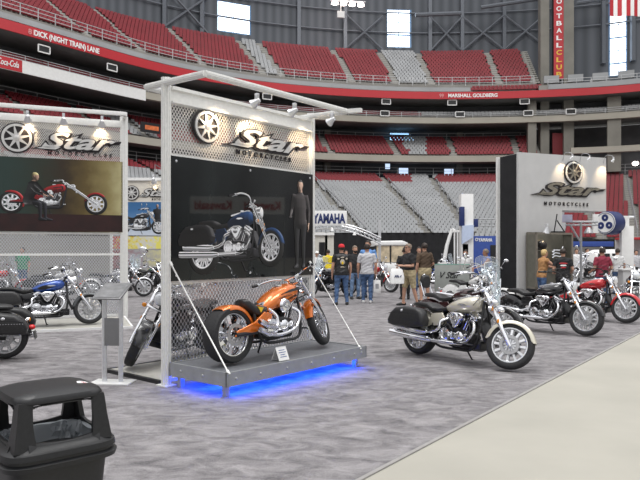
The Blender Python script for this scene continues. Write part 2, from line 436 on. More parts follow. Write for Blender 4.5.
    if not chop:
        for sy in (-1, 1):
            t = MB(); c = V(rax - .3, sy * .2, rr + .22)
            t.lathe([(.01, .05), (.03, .04), (.036, 0), (.034, -.008)], c, 'x', 14); t.tube([c, c + V(.02, -sy * .14, 0)], .01, 8); P('rs%d' % sy, 'rear_turn_signal', t, 'chrome')
            a = MB(); a.lathe([(.034, -.006), (.026, -.02), (.004, -.027)], c, 'x', 14); P('rl%d' % sy, 'signal_lens', a, 'amber', 'rs%d' % sy)
        pl = MB(); pl.box((rax - .42, 0, rr + .02), (.008, .18, .12), Matrix.Rotation(R(12), 3, 'Y'), .003); P('plate', 'number_plate_bracket', pl, 'black')
    # frame
    f = MB(); hd = top - u * .1 + V(-.05, 0, 0)
    bz = .2
    f.tube(spline([hd, V(.1, 0, .72 if not chop else .62), V(-.3, 0, .66 if not chop else .46), V(rax + .1, 0, .60 if not chop else .46)], 5), .024, 8)
    for sy in (-1, 1):
        f.tube(spline([hd + V(0, sy * .02, -.06), V(.44, sy * .11, .5), V(.36, sy * .15, bz + .02), V(.1, sy * .16, bz - .02), V(-.3, sy * .15, bz), V(-.42, sy * .14, .4), V(-.42, sy * .1, .62)], 5), .019, 8)
        f.tube([V(-.4, sy * .14, .34), V(rax, sy * (k['rw'] + .05), rr), V(rax - .04, sy * (k['rw'] + .05), rr)], .026 if not chop else .03, 8)
    f.tube([hd, top], .036, 10); f.seg((-.4, -.16, .34), (-.4, .16, .34), .05)
    P('frame', 'frame', f, 'black')
    if chop:
        sw = MB()
        for sy in (-1, 1): sw.prism([(-.46, .34), (-.30, .40), (-.22, .52), (-.30, .57), (-.48, .46), (rax - .02, rr + .045), (rax - .05, rr - .02)], Matrix.Translation((0, sy * (k['rw'] + .05) + .015, 0)) @ Matrix.Rotation(R(90), 4, 'X'), .03, .008)
        P('sw', 'swingarm', sw, 'paint')
    # engine
    e = MB()
    e.merge(xloft([(-.33, .36, .08, .10, .1), (-.30, .36, .12, .13, .13), (-.12, .37, .135, .13, .16), (.12, .36, .14, .14, .16), (.26, .34, .13, .12, .14), (.31, .33, .09, .08, .09)], 20, 3.6))
    P('eng', 'engine', e, 'engine')
    for (bx, tilt, key) in ((.145, 29, 'c1'), (-.035, -29, 'c2')):
        c = MB(); ax = V(math.sin(R(tilt)), 0, math.cos(R(tilt))); q = Matrix.Rotation(R(tilt), 3, 'Y')
        o = V(bx, 0, .44)
        c.tube([o, o + ax * .24], .078, 16)
        for j in range(9): c.box(o + ax * (.03 + .022 * j), (.185 - .002 * abs(j - 4), .19, .009), q, .003)
        P(key, 'cylinder', c, 'engine', 'eng')
        h = MB(); h.box(o + ax * .255, (.17, .17, .075), q, .025); h.tube([o + V(.02, -.105, -.02), o + ax * .23 + V(.0, -.1, 0)], .011, 8); h.tube([o + V(-.03, -.105, -.02), o + ax * .23 + V(-.04, -.1, 0)], .011, 8)
        P(key + 'h', 'cylinder_head', h, 'chrome', 'eng')
    ac = MB()
    if not chop:
        ac.prism([(-.14, .05), (-.06, .085), (.08, .085), (.145, .05), (.12, 0), (.05, -.10), (.0, -.135), (-.05, -.10), (-.11, -.01)], Matrix.Translation((.055, -.145, .62)) @ Matrix.Rotation(R(90), 4, 'X'), .075, .022)
        ac.lathe([(.05, .0), (.062, -.012), (.05, -.02), (.03, -.014), (.004, -.02)], (.05, -.215, .64), 'y', 18)
    else:
        ac.lathe([(.03, .03), (.085, .02), (.095, -.02), (.075, -.05), (.03, -.058), (.004, -.05)], (.06, -.17, .62), 'y', 22)
    P('ac', 'air_cleaner', ac, 'chrome', 'eng')
    cc = MB()
    for sy in (-1, 1):
        cc.lathe([(.105, sy * .125), (.11, sy * .15), (.098, sy * .172), (.06, sy * .178), (.055, sy * .172), (.004, sy * .176)], (-.16, 0, .37), 'y', 24)
        cc.lathe([(.075, sy * .125), (.078, sy * .15), (.06, sy * .165), (.004, sy * .17)], (.09, 0, .36), 'y', 20)
        cc.lathe([(.045, sy * .12), (.046, sy * .15), (.03, sy * .16), (.004, sy * .162)], (.215, 0, .37), 'y', 16)
        cc.prism([(-.25, -.05), (.1, -.055), (.2, -.03), (.21, .03), (.1, .05), (-.25, .07)], Matrix.Translation((0, sy * .128 + (.015 if sy < 0 else .015), .36)) @ Matrix.Rotation(R(90), 4, 'X'), .03, .008)
    P('cc', 'engine_cover', cc, 'chrome', 'eng')
    if k['radiator'] and not chop:
        rd = MB(); rd.box((.47, 0, .47), (.05, .22, .34), Matrix.Rotation(R(-24), 3, 'Y'), .012); rd.box((.38, 0, .27), (.2, .28, .14), None, .03); P('rad', 'radiator', rd, 'black')
    if not chop:
        sc = MB()
        for sy in (-1, 1): sc.prism([(-.44, .47), (-.24, .50), (-.2, .60), (-.26, .68), (-.46, .66), (-.5, .56)], Matrix.Translation((0, sy * .125 + (.012), 0)) @ Matrix.Rotation(R(90), 4, 'X'), .025, .008)
        P('sc', 'side_cover', sc, 'paint')
        # small bits under the tank
        bit = MB(); bit.ell((-.1, -.13, .56), (.05, .04, .06), 10, 6); P('brc', 'breather_cover', bit, 'engine', 'eng'); bit = MB(); bit.tube(spline([(.2, -.12, .62), (.3, -.16, .5), (.24, -.17, .36)], 4), .012, 6); P('hs', 'coolant_hose', bit, 'engine', 'eng'); bit = MB(); bit.tube(spline([(-.02, -.15, .44), (-.1, -.17, .52), (-.2, -.15, .48)], 4), .014, 6); P('hs2', 'coolant_hose', bit, 'engine', 'eng'); bit = MB()
        bit.box((.1, .1, .6), (.16, .1, .16), None, .02)
        P('bit', 'injector_body', bit, 'engine', 'eng')
    # exhaust
    if k['pipes'] == 'long':
        for j, (pts, muff, z) in enumerate([
            ([(.27, -.09, .60), (.36, -.15, .54), (.36, -.185, .42), (.24, -.2, .29), (0, -.205, .255), (-.4, -.21, .26)], (-.35, -1.2), .265),
            ([(-.16, -.1, .6), (-.24, -.17, .55), (-.25, -.2, .45), (-.36, -.215, .39), (-.5, -.22, .375)], (-.45, -1.12), .375)]):
            x = MB(); x.tube(spline(pts, 6), .024, 12); x.tube([(.06, -.214, .26), (-.34, -.218, .262)], .031, 12) if j == 0 else None
            y = -.235; a, b = muff
            x.tube([(a, y, z), (a - .06, y, z), (a - .12, y, z), (b + .05, y - .01, z + .035), (b, y - .012, z + .04), (b + .02, y - .012, z + .038)], [.027, .042, .05, .05, .047, .036], 14)
            P('ex%d' % j, 'exhaust_pipe', x, 'chrome')
    else:
        for j in range(2):
            z = .27 + j * .1
            x = MB()
            st_ = (.29, -.1, .58) if j == 0 else (-.16, -.1, .6)
            x.tube(spline([st_, (st_[0] + .07, -.17, .5), (.24 - .35 * j, -.2, .33 + .05 * j), (-.05 - .2 * j, -.23, z), (-.3, -.25, z + .02), (-.45, -.27, z + .08)], 6), .022, 12)
            x.tube([(-.2, -.245, z + .02), (-.34, -.255, z + .03), (-.46, -.27, z + .085), (-.5, -.275, z + .10)], [.024, .036, .038, .032], 12)
            P('ex%d' % j, 'exhaust_pipe', x, 'chrome')
    # bags
    if k['bags']:
        for sy in (-1, 1):
            b = MB(); out = [(-1.18, .50), (-1.16, .43), (-1.05, .41), (-.58, .43), (-.44, .46), (-.42, .54), (-.48, .67), (-.57, .72), (-.80, .73), (-1.02, .70), (-1.12, .62)]
            b.prism(out, Matrix.Translation((0, sy * .29 + .1, 0)) @ Matrix.Rotation(R(90), 4, 'X'), .2, .055)
            P('bag%d' % sy, 'saddlebag', b, 'leather')
            st_ = MB(); yy = sy * .29 + sy * .1
            lid = [(-1.135, .60), (-1.0, .618), (-.75, .628), (-.535, .62)]
            for i in range(3): st_.seg((lid[i][0], yy * .985, lid[i][1]), (lid[i + 1][0], yy * .985, lid[i + 1][1]), .012, .008)
            P('bl%d' % sy, 'bag_trim', st_, 'black', 'bag%d' % sy)
            bd = MB(); bd.ell((-.86, yy, .66), (.03, .008, .02), 12, 6); P('bb%d' % sy, 'bag_badge', bd, 'chrome', 'bag%d' % sy, 'small chrome badge')
            if k.get('studs'):
                sdm = MB()
                for i in range(16): sdm.ell((-1.12 + i * .037, yy, .58 + .0), (.008, .006, .008), 6, 4)
                P('sd%d' % sy, 'stud_row', sdm, 'chrome', 'bag%d' % sy)
    # boards, stand
    for sy in (-1, 1):
        b = MB()
        if not chop: b.prism([(.14, -.05), (.42, -.05), (.46, 0), (.42, .05), (.14, .05), (.12, 0)], Matrix.Translation((0, sy * .27, .27)), .018, .005); b.tube([(.28, sy * .13, .24), (.28, sy * .25, .27)], .014, 6)
        else: b.tube([(.45, sy * .12, .3), (.45, sy * .24, .3)], .015, 8)
        P('fb%d' % sy, 'footboard' if not chop else 'foot_peg', b, 'black' if not chop else 'chrome')
    ks = MB(); ks.tube([(-.02, .16, .2), (.02, .28, .022), (.05, .3, .012)], [.014, .012, .012], 8); P('ks', 'kickstand', ks, 'black')
    if chop:
        bt = MB(); bt.merge(xloft([(-.36, .48, .09, .08, .08), (-.3, .48, .115, .1, .1), (-.2, .5, .11, .09, .08)], 16, 3)); bt.prism([(-.40, .34), (-.18, .40), (-.12, .52), (-.2, .56), (-.40, .50)], Matrix.Translation((0, -.11, 0)) @ Matrix.Rotation(R(90), 4, 'X'), .03, .01)
        P('oil', 'oil_tank', bt, 'paint')
    return L

BM = dict(disc=mat('disc_steel', (.40, .40, .41), .4, .6, .1, 60), chrome=CHROME, alu=ALU, tire=TIRE, steel=STEEL, black=BLACKM, engine=ENGB, leather=LEATHER, lens=LENS, amber=AMBER, red=REDLENS, shield=SHIELD,
          yellow=mat('yellow_mark', (.75, .5, .02), .4, 0, .05))
def heading_of(dx, dy): return math.atan2(dy, dx)
def motorcycle(label, loc, heading, paint_m, group='cruisers and choppers on show', lean=7., name='motorcycle', skip=(), over=None, pm=None, **kw):
    """loc = ground point midway between the tyre contacts"""
    root = thing(name, label, 'motorcycle', loc, 0, group)
    root.rotation_euler = (-R(lean), 0, heading); root.location.z += .012
    made = {}; mats = dict(BM, paint=paint_m); mats.update(over or {})
    parts = bike_parts(**kw)
    for pas in (0, 1):
        for (key, nm, mb, m, par, lab) in parts:
            if (par is None) != (pas == 0) or nm in skip or not mb.v: continue
            if par is not None and par not in made: continue
            made[key] = mb.build(nm, (pm or {}).get(nm) or mats[m], made[par] if par else root, lab)
    return root
def bike_center(front=None, rear=None, hd=0., kw=None):
    k = dict(BD); k.update(kw or {})
    d = V(math.cos(hd), math.sin(hd), 0)
    return (front - d * k['fax']) if front is not None else (rear - d * k['rax'])

# printed picture of a motorcycle or a person: thin layered artwork, colours are the print's own ink
def ink_material():
    m, nt, b = new_mat('printed_ink'); a = nt.nodes.new('ShaderNodeAttribute'); a.attribute_name = 'ink'
    nt.links.new(a.outputs['Color'], b.inputs['Base Color']); b.inputs['Roughness'].default_value = .35
    return m
INK = ink_material()
def flat_print(items, view, name, parent, depth=.004, lightdir=(.62, -.32, .72)):
    """items: (MB, colour, shine). view: matrix to local (x right, y into the panel, z up)"""
    vs = []; fs = []; cs = []; ld = Vector(lightdir).normalized(); ys = []
    tmp = []
    for (mb, col, shine) in items:
        P_ = [view @ p for p in mb.v]; tmp.append((P_, mb, col, shine)); ys += [p.y for p in P_]
    y0, y1 = min(ys), max(ys)
    for (P_, mb, col, shine) in tmp:
        bm = bmesh.new(); bv = [bm.verts.new(p) for p in P_]
        for f in mb.f:
            try: bm.faces.new([bv[i] for i in f])
            except ValueError: pass
        bmesh.ops.recalc_face_normals(bm, faces=bm.faces); bm.normal_update()
        o = len(vs); bm.verts.index_update()
        vs += [V(v.co.x, -.002 - depth * (y1 - v.co.y) / max(1e-6, y1 - y0), v.co.z) for v in bm.verts]
        for f in bm.faces:
            n = f.normal
            if n.y > .05: continue
            fs.append([v.index + o for v in f.verts])
            l = max(0, n.dot(ld)); 
            if shine: q = max(0, n.z * .5 + .5); g = .03 + 1.1 * abs(math.sin(q * 9)) ** 2.5 * (.35 + .65 * q); c = [min(1, x * g * 1.25) for x in col]
            else: c = [min(1, x * (.12 + 1.3 * l) + .16 * l ** 14) for x in col]
            cs.append(c)
        bm.free()
    me = bpy.data.meshes.new(name); me.from_pydata(vs, [], fs)
    at_ = me.color_attributes.new('ink', 'FLOAT_COLOR', 'CORNER')
    arr = []
    for p, c in zip(me.polygons, cs): arr += [c[0], c[1], c[2], 1.] * p.loop_total
    at_.data.foreach_set('color', arr)
    me.materials.append(INK); ob = bpy.data.objects.new(name, me); COL.objects.link(ob); ob.parent = parent
    return ob
PC = dict(disc=((.6, .6, .62), 1), chrome=((.85, .87, .9), 1), alu=((.8, .82, .85), 1), tire=((.03, .03, .03), 0), steel=((.5, .5, .5), 1), black=((.03, .03, .035), 0), engine=((.08, .08, .09), 1),
          leather=((.022, .022, .025), 0), lens=((.9, .92, .95), 0), amber=((.8, .3, .05), 0), red=((.6, .03, .03), 0), yellow=((.8, .6, .1), 0), shield=((.6, .7, .75), 0))
def bike_items(col, M=None, skip=(), **kw):
    out = []
    for (key, nm, mb, m, par, lab) in bike_parts(**kw):
        if m == 'shield' or nm in skip or not mb.v: continue
        c = (col, 0) if m == 'paint' else PC[m]
        q = MB(); q.v = [M @ p for p in mb.v] if M else mb.v; q.f = mb.f
        out.append((q, c[0], c[1]))
    return out
# ------------------------------------------------------------------ people (local: x forward, y left, z up, feet on z = 0)
SKIN = mat('skin', (.52, .29, .2), .55, 0, .08, 12)
SKIN2 = mat('skin_tan', (.36, .18, .11), .55, 0, .08, 12)
LIP = mat('lips', (.36, .12, .1), .5, 0, 0)
EYE = mat('eye_dark', (.02, .015, .012), .2, 0, 0)
JEANS = mat('blue_denim', (.065, .12, .24), .85, 0, .35, 9, .1)
JEANS2 = mat('light_denim', (.14, .22, .36), .85, 0, .35, 9, .1)
KHAKI = mat('khaki_cotton', (.40, .33, .20), .85, 0, .15, 9, .1)
HAIR_B = mat('dark_hair', (.03, .02, .015), .6, 0, .4, 40)
HAIR_G = mat('greying_hair', (.22, .17, .13), .6, 0, .4, 40)
HAIR_Y = mat('blond_hair', (.62, .45, .2), .6, 0, .3, 40)
SHOE_B = mat('dark_shoe', (.02, .02, .02), .5, 0, .1)
SHOE_W = mat('white_shoe', (.7, .7, .7), .5, 0, .1)

def person_mb(h=1.75, w=1.0, arms=('down', 'down'), stance=.11, step=0., lean=0., head_turn=0., sit=False):
    """one closed set of lofts; returns MB, capsules [(a, b, r, region)] and landmarks"""
    s = h / 1.75; mb = MB(); caps = []; lm = {}
    X, Y, Z = V(1, 0, 0), V(0, 1, 0), V(0, 0, 1)
    hipz = .92
    UB = Matrix.Translation((0, 0, .95)) @ Matrix.Rotation(R(lean), 4, 'Y') @ Matrix.Translation((0, 0, -.95))
    def ring(M, z, cx, hw, hd, n=16, p=2.3): return [M @ q for q in sec(V(cx, 0, z), Y * hw, X * hd, n, p)]
    I = Matrix()
    def lerpM(z):
        f = min(1, max(0, (z - .9) / .25))
        return Matrix.Translation((0, 0, .95)) @ Matrix.Rotation(R(lean * f), 4, 'Y') @ Matrix.Translation((0, 0, -.95))
    tors = [(.79, -.01, .10, .09), (.84, -.01, .155 * w, .12 * w), (.92, -.01, .172 * w, .128 * w), (1.0, 0, .165 * w, .122 * w), (1.1, .012, .158 * w, .118 * w), (1.2, .012, .168 * w, .122 * w), (1.3, .006, .183, .122), (1.38, -.004, .186, .112), (1.43, -.012, .15, .09), (1.46, -.012, .095, .07), (1.49, -.006, .06, .06), (1.56, .005, .054, .056)]
    mb.loft([ring(lerpM(z), z, cx, hw, hd) for z, cx, hw, hd in tors])
    caps += [(UB @ V(-.01, -.06, 1.02), UB @ V(-.01, .06, 1.02), .13 * w, 'torso'), (UB @ V(0, -.08, 1.22), UB @ V(0, .08, 1.22), .12, 'torso'), (UB @ V(0, -.11, 1.36), UB @ V(0, .11, 1.36), .10, 'torso'), (UB @ V(-.01, 0, 1.44), UB @ V(-.01, 0, 1.46), .07, 'torso'), (UB @ V(0, 0, 1.49), UB @ V(0, 0, 1.55), .055, 'neck'), (V(-.01, -.08, .88), V(-.01, .08, .88), .12 * w, 'pelvis')]
    # head
    HM = UB @ Matrix.Translation((0, 0, 1.5)) @ Matrix.Rotation(R(head_turn), 4, 'Z') @ Matrix.Rotation(-R(lean * .5), 4, 'Y') @ Matrix.Translation((0, 0, -1.5))
    hd = [(1.515, .05, .022, .028), (1.53, .042, .042, .05), (1.56, .026, .058, .078), (1.60, .012, .068, .094), (1.635, .004, .0735, .100), (1.67, 0, .075, .1), (1.705, -.004, .066, .088), (1.732, -.006, .047, .062), (1.748, -.006, .018, .024)]
    mb.loft([ring(HM, z, cx, hw, hd_, 18, 2.1) for z, cx, hw, hd_ in hd])
    mb.loft([[HM @ V(.085, -.008, 1.655), HM @ V(.085, .008, 1.655), HM @ V(.104, .006, 1.652), HM @ V(.104, -.006, 1.652)], [HM @ V(.085, -.017, 1.605), HM @ V(.085, .017, 1.605), HM @ V(.125, .012, 1.607), HM @ V(.125, -.012, 1.607)]])
    for sy in (-1, 1): mb.ell(HM @ V(-.005, sy * .077, 1.63), (.02, .012, .032), 8, 6)
    mb.ell(HM @ V(.085, 0, 1.572), (.022, .026, .010), 8, 6)
    caps += [(HM @ V(0, 0, 1.60), HM @ V(0, 0, 1.67), .09, 'head')]
    lm['head'] = HM
    # arms
    for i, sy in enumerate((1, -1)):              # left, right
        sh = UB @ V(-.005, sy * .195, 1.405); a = arms[i]
        if a == 'down': el = V(-.03, sy * .262, 1.12); wr = V(.05, sy * .265, .875); UBa = UB
        elif a == 'hold': el = V(.02, sy * .255, 1.13); wr = V(.26, sy * .13, 1.15); UBa = UB
        elif a == 'reach': el = V(.22, sy * .24, 1.27); wr = V(.46, sy * .19, 1.24); UBa = UB
        elif a == 'bent': el = V(-.05, sy * .27, 1.13); wr = V(.2, sy * .24, 1.03); UBa = UB
        elif a == 'side': el = V(.05, sy * .40, 1.22); wr = V(.25, sy * .52, 1.2); UBa = UB
        el = UBa @ el; wr = UBa @ wr
        mb.tube([UB @ V(0, sy * .10, 1.39), sh, sh.lerp(el, .3), sh.lerp(el, .7), el, el.lerp(wr, .3), el.lerp(wr, .75), wr], [.06, .066, .057, .048, .041, .043, .034, .028], 12)
        d = (wr - el).normalized(); side = V(0, 1, 0) if a not in ('down',) else V(1, 0, 0)
        side = (side - d * side.dot(d)).normalized(); nr = d.cross(side).normalized()
        pb = wr + d * .10
        mb.loft([sec(wr, side * .026, nr * .020, 10), sec(wr + d * .045, side * .040, nr * .017, 10, 2.6), sec(pb, side * .042, nr * .015, 10, 2.8)])
        curl = nr * (.012 if a == 'down' else -.012) * sy
        for q, ln in ((-.033, .062), (-.011, .078), (.012, .074), (.034, .066)):
            b = pb + side * q - d * .012
            mb.tube([b, b + d * ln * .5 + side * q * .25, b + d * ln * .85 + side * q * .4 + curl, b + d * ln + side * q * .42 + curl * 1.8], [.0098, .0095, .0088, .006], 7)
        tb = wr + d * .03 + side * .03
        mb.tube([tb, tb + side * .03 + d * .03, tb + side * .036 + d * .062], [.014, .0115, .008], 7)
        caps += [(sh, el, .055, 'uarm'), (el, wr, .038, 'farm'), (wr, wr + d * .17, .035, 'hand')]
        lm['hand%d' % i] = pb + d * .03; lm['wrist%d' % i] = wr
    # legs
    for i, sy in enumerate((1, -1)):
        hp = V(-.005, sy * .095 * w, .9); st = step * sy
        if sit: kn = V(.40, sy * .15, .82); an = V(.42, sy * .16, .42)
        else: kn = V(.02 + st * .55, sy * (stance * .55 + .045), .49); an = V(-.02 + st, sy * stance, .085)
        mb.tube([hp + V(0, 0, .04), hp + (kn - hp) * .1, hp.lerp(kn, .45), kn + (hp - kn) * .08, kn, kn.lerp(an, .3), kn.lerp(an, .75), an, an - V(0, 0, .03)], [.09 * w, .092 * w, .078, .058, .055, .056, .041, .037, .036], 14)
        f = an + V(0, 0, -.085)
        fr_ = []
        for (x, z, hw, hh) in [(-.07, .045, .024, .03), (-.05, .05, .036, .048), (.0, .055, .038, .055), (.07, .04, .044, .038), (.13, .03, .046, .029), (.175, .024, .038, .023), (.195, .02, .018, .014)]:
            fr_.append(sec(f + V(x, sy * x * .15, z), Y * hw, Z * hh, 12, 2.6))
        mb.loft(fr_)
        caps += [(hp, kn, .075, 'thigh'), (kn, an + V(0, 0, .0), .046, 'calf'), (f + V(-.04, 0, .04), f + V(.15, sy * .02, .03), .038, 'foot')]
    if s != 1:
        mb.v = [p * s for p in mb.v]; caps = [(a * s, b * s, r * s, g) for a, b, r, g in caps]
        lm = {k_: (Matrix.Scale(s, 4) @ v if isinstance(v, Matrix) else v * s) for k_, v in lm.items()}
    return mb, caps, lm, s

def voxelise(mb, vox, smooth=3):
    me = mb.mesh('tmp', SKIN, 0); ob = bpy.data.objects.new('tmp', me); COL.objects.link(ob)
    md = ob.modifiers.new('r', 'REMESH'); md.mode = 'VOXEL'; md.voxel_size = vox; md.use_smooth_shade = True
    sm = ob.modifiers.new('s', 'SMOOTH'); sm.factor = .5; sm.iterations = smooth
    dg = bpy.context.evaluated_depsgraph_get(); out = bpy.data.meshes.new_from_object(ob.evaluated_get(dg))
    bpy.data.objects.remove(ob); bpy.data.meshes.remove(me)
    return out

def person(label, loc, heading, h=1.75, w=1.0, arms=('down', 'down'), stance=.11, step=0., lean=0., head_turn=0., skin=None,
           top=None, sleeve=.75, bottom=None, legs=1., shoes=SHOE_B, hair=HAIR_B, long_hair=False, cap=None, vest=None, vox=.011, group=None, sit=False, beard=None, glasses=False, parent=None):
    skin = skin or SKIN
    mb, caps, lm, s = person_mb(h, w, arms, stance, step, lean, head_turn, sit)
    me = voxelise(mb, vox)
    me.materials.clear(); me.materials.append(skin); me.materials.append(LIP)
    n = len(me.vertices); co = np.empty(n * 3); me.vertices.foreach_get('co', co); co = co.reshape(-1, 3)
    no = np.empty(n * 3); me.vertices.foreach_get('normal', no); no = no.reshape(-1, 3)
    best = np.full(n, 1e9); reg = np.zeros(n, int); tt = np.zeros(n); names = sorted({c[3] for c in caps})
    for a, b, r, g in caps:
        a = np.array(a); d = np.array(b) - a; L2 = max(1e-9, d @ d)
        t = np.clip(((co - a) @ d) / L2, 0, 1); dist = np.linalg.norm(co - (a + t[:, None] * d), axis=1) / r
        m = dist < best; best[m] = dist[m]; reg[m] = names.index(g); tt[m] = t[m]
    polys = [tuple(p.vertices) for p in me.polygons]
    HMi = np.array(lm['head'].inverted()); hc = co @ HMi[:3, :3].T + HMi[:3, 3]
    body = bpy.data.objects.new('person', me); COL.objects.link(body)
    body.location = loc; body.rotation_euler = (0, 0, heading)
    tag(body, label, 'person', group)
    isr = lambda *g: np.isin(reg, [names.index(q) for q in g if q in names])
    def shell(name, mask, m, off, lab=None, jitter=0.):
        fs = [p for p in polys if all(mask[i] for i in p)]
        if not fs: return None
        idx = sorted({i for p in fs for i in p}); mp = {i: j for j, i in enumerate(idx)}
        ph = np.sin(co[:, 2] * 47 + co[:, 1] * 31) * np.sin(co[:, 0] * 37 + co[:, 2] * 13) * jitter
        pos = co + no * (off + ph)[:, None] if not np.isscalar(off) else co + no * (off + ph)[:, None]
        q = MB(); q.v = [Vector(pos[i]) for i in idx]; q.f = [tuple(mp[i] for i in p) for p in fs]; q.m = [0] * len(q.f)
        # close the shell inwards so it has thickness
        o = q.build(name, m, body, lab, 60, False)
        sd = o.modifiers.new('thickness', 'SOLIDIFY'); sd.thickness = .006; sd.offset = -1
        return o
    z = co[:, 2] / s
    if top:
        msk = (isr('torso', 'pelvis') & (z > .86)) | (isr('uarm') & (tt < sleeve)) | ((isr('uarm') | (isr('farm') & (tt < sleeve - 1))) if sleeve > 1 else False)
        shell('shirt', msk, top, .014 * s, None, .006)
    if vest:
        shell('vest', isr('torso') & (z > .88) & (z < 1.47), vest, .024 * s, None, .005)
    if bottom:
        if legs >= 1: msk = (isr('pelvis', 'thigh', 'calf') | (isr('torso') & (z < 1.02))) & (z < 1.02); msk &= ~isr('foot')
        else: msk = (isr('pelvis') | (isr('thigh') & (tt < .97)) | (isr('torso') & (z < 1.02)) | (isr('calf') & (tt < legs))) & (z < 1.02)
        off = .012 * s if legs >= 1 else .022 * s
        shell('trousers' if legs >= 1 else 'shorts', msk, bottom, off, None, .006)
    if shoes: shell('shoes', isr('foot') , shoes, .008 * s)
    hd = isr('head')
    if hair:
        lim = 1.55 if long_hair else 1.60
        msk = (hd | (isr('neck') if long_hair else False)) & (hc[:, 2] > np.where(hc[:, 0] > .055, 1.695, np.where(hc[:, 0] > .0, 1.655, lim)))
        shell('hair', msk, hair, .014 * s, None, .006)
    if beard:
        shell('beard', hd & (hc[:, 0] > .03) & (hc[:, 2] < 1.59), beard, .008 * s)
    eyes = MB(lm['head'])
    for sy in (-1, 1):
        e = MB(lm['head']); e.ell((.089, sy * .031, 1.645), (.008, .013, .008), 8, 6); e.build('eye', EYE, body)
    if glasses:
        g = MB(lm['head'])
        for sy in (-1, 1):
            g.ell((.104, sy * .033, 1.645), (.006, .03, .02), 10, 6); g.seg((.1, sy * .062, 1.65), (-.01, sy * .084, 1.65), .006)
        g.seg((.108, -.01, 1.65), (.108, .01, 1.65), .006); g.build('sunglasses', BLACKM, body)
    if cap:
        c = MB(lm['head']); rings = []
        for (zz, k_) in [(1.672, 1.0), (1.70, 1.0), (1.73, .9), (1.755, .68), (1.77, .35), (1.774, .05)]: rings.append(sec(V(-.004, 0, zz), V(0, .09 * k_, 0), V(.113 * k_, 0, 0), 18))
        c.loft(rings); br = [sec(V(.10 + .0, 0, 1.685), V(0, .075, 0), V(.095, 0, 0), 16), sec(V(.10, 0, 1.677), V(0, .075, 0), V(.095, 0, 0), 16)]; c.loft(br)
        c.build('cap', cap, body)
    # lips colour on the body itself
    lipv = hd & (hc[:, 0] > .094) & (np.abs(hc[:, 1]) < .028) & (np.abs(hc[:, 2] - 1.572) < .011)
    for i, p in enumerate(me.polygons):
        if all(lipv[j] for j in p.vertices): p.material_index = 1
    return body, lm

def world_of(o, p):
    M = Matrix.Translation(o.location) @ Euler(o.rotation_euler).to_matrix().to_4x4()
    return M @ p
# ------------------------------------------------------------------ show booths
LOGO_D = mat('logo_dark', (.02, .016, .018), .3, .2, .1)
LOGO_L = mat('logo_bright_metal', (.75, .74, .72), .22, .55, .05)
PERF = perforated('perforated_aluminium', (.70, .68, .65), .046, .066, .25)
PERF2 = perforated('punched_mesh', (.45, .46, .49), .055, .08, .32)
PERF3 = perforated('expanded_mesh', (.55, .57, .61), .062, .084, .29)
BULB = mat('lamp_bulb', (1, .95, .85), .3, 0, 0, emit=(1, .86, .62), estr=7)
INKK = mat('black_ink', (.012, .012, .013), .5, 0, .1)

def star_logo(parent, em, tx, sm, y, LL=None):
    LL = LL or LOGO_L
    ex, ez, er = em
    T = Matrix.Translation((ex, y, ez))
    def ann(r0, r1, y0, y1, n=36):
        m = MB(T); m.lathe([(r0, y0), (r1, y0), (r1, y1), (r0, y1)], (0, 0, 0), 'y', n, closed=True); return m
    d = MB(T); d.lathe([(er * 1.06, 0), (er * 1.06, -.035), (.002, -.035)], (0, 0, 0), 'y', 40)
    e = d.build('emblem', LOGO_D, parent)
    ann(er * .80, er * .97, -.055, -.03).build('emblem_ring', LOGO_L, e)
    s = MB(T)
    for i in range(8):
        a = 2 * PI * i / 8 + .2
        c, q = V(math.cos(a), 0, math.sin(a)), V(-math.sin(a), 0, math.cos(a))
        pts = [c * er * .82 + q * er * .03, c * er * .82 - q * er * .03, c * er * .2 - q * er * .12, V(0, 0, 0), c * er * .2 + q * er * .12]
        s.loft([[p + V(0, -.034, 0) for p in pts], [p + V(0, -.056, 0) for p in pts]])
    s.lathe([(er * .2, -.034), (er * .2, -.06), (er * .12, -.068), (.002, -.07)], (0, 0, 0), 'y', 20)
    s.build('emblem_star', LL, e)
    x0, x1, z0, h = tx
    w = x1 - x0
    o = fit_text('Star', x0 + w * .06, x1 - w * .03, z0, h, .02, .075, .45, y)
    # long pointed serif under the S and flag of the r
    o.prism([(x0 - w * .04, -.02 * h), (x0 + w * .25, -.08 * h), (x0 + w * .33, .16 * h), (x0 + w * .12, .2 * h)], Matrix.Translation((0, y + .02, z0)) @ Matrix.Rotation(R(90), 4, 'X'), .04)
    o.prism([(x1 - w * .22, .5 * h), (x1 + w * .04, .62 * h), (x1 - w * .01, .42 * h), (x1 - w * .14, .36 * h)], Matrix.Translation((0, y + .02, z0)) @ Matrix.Rotation(R(90), 4, 'X'), .04)
    l = o.build('lettering', LOGO_D, parent, smooth=0)
    f = fit_text('Star', x0 + w * .085, x1 - w * .05, z0 + h * .06, h * .88, .006, .022, .45, y - .028)
    f.prism([(x0 + w * .02, .0 * h), (x0 + w * .24, -.03 * h), (x0 + w * .3, .1 * h), (x0 + w * .12, .13 * h)], Matrix.Translation((0, y - .022, z0)) @ Matrix.Rotation(R(90), 4, 'X'), .012)
    f.build('lettering_face', LL, l, smooth=0)
    fit_text('MOTORCYCLES', sm[0], sm[1], sm[2], sm[3], .008, .02, .1, y - .002, 1.9).build('small_lettering', LOGO_D, parent, smooth=0)

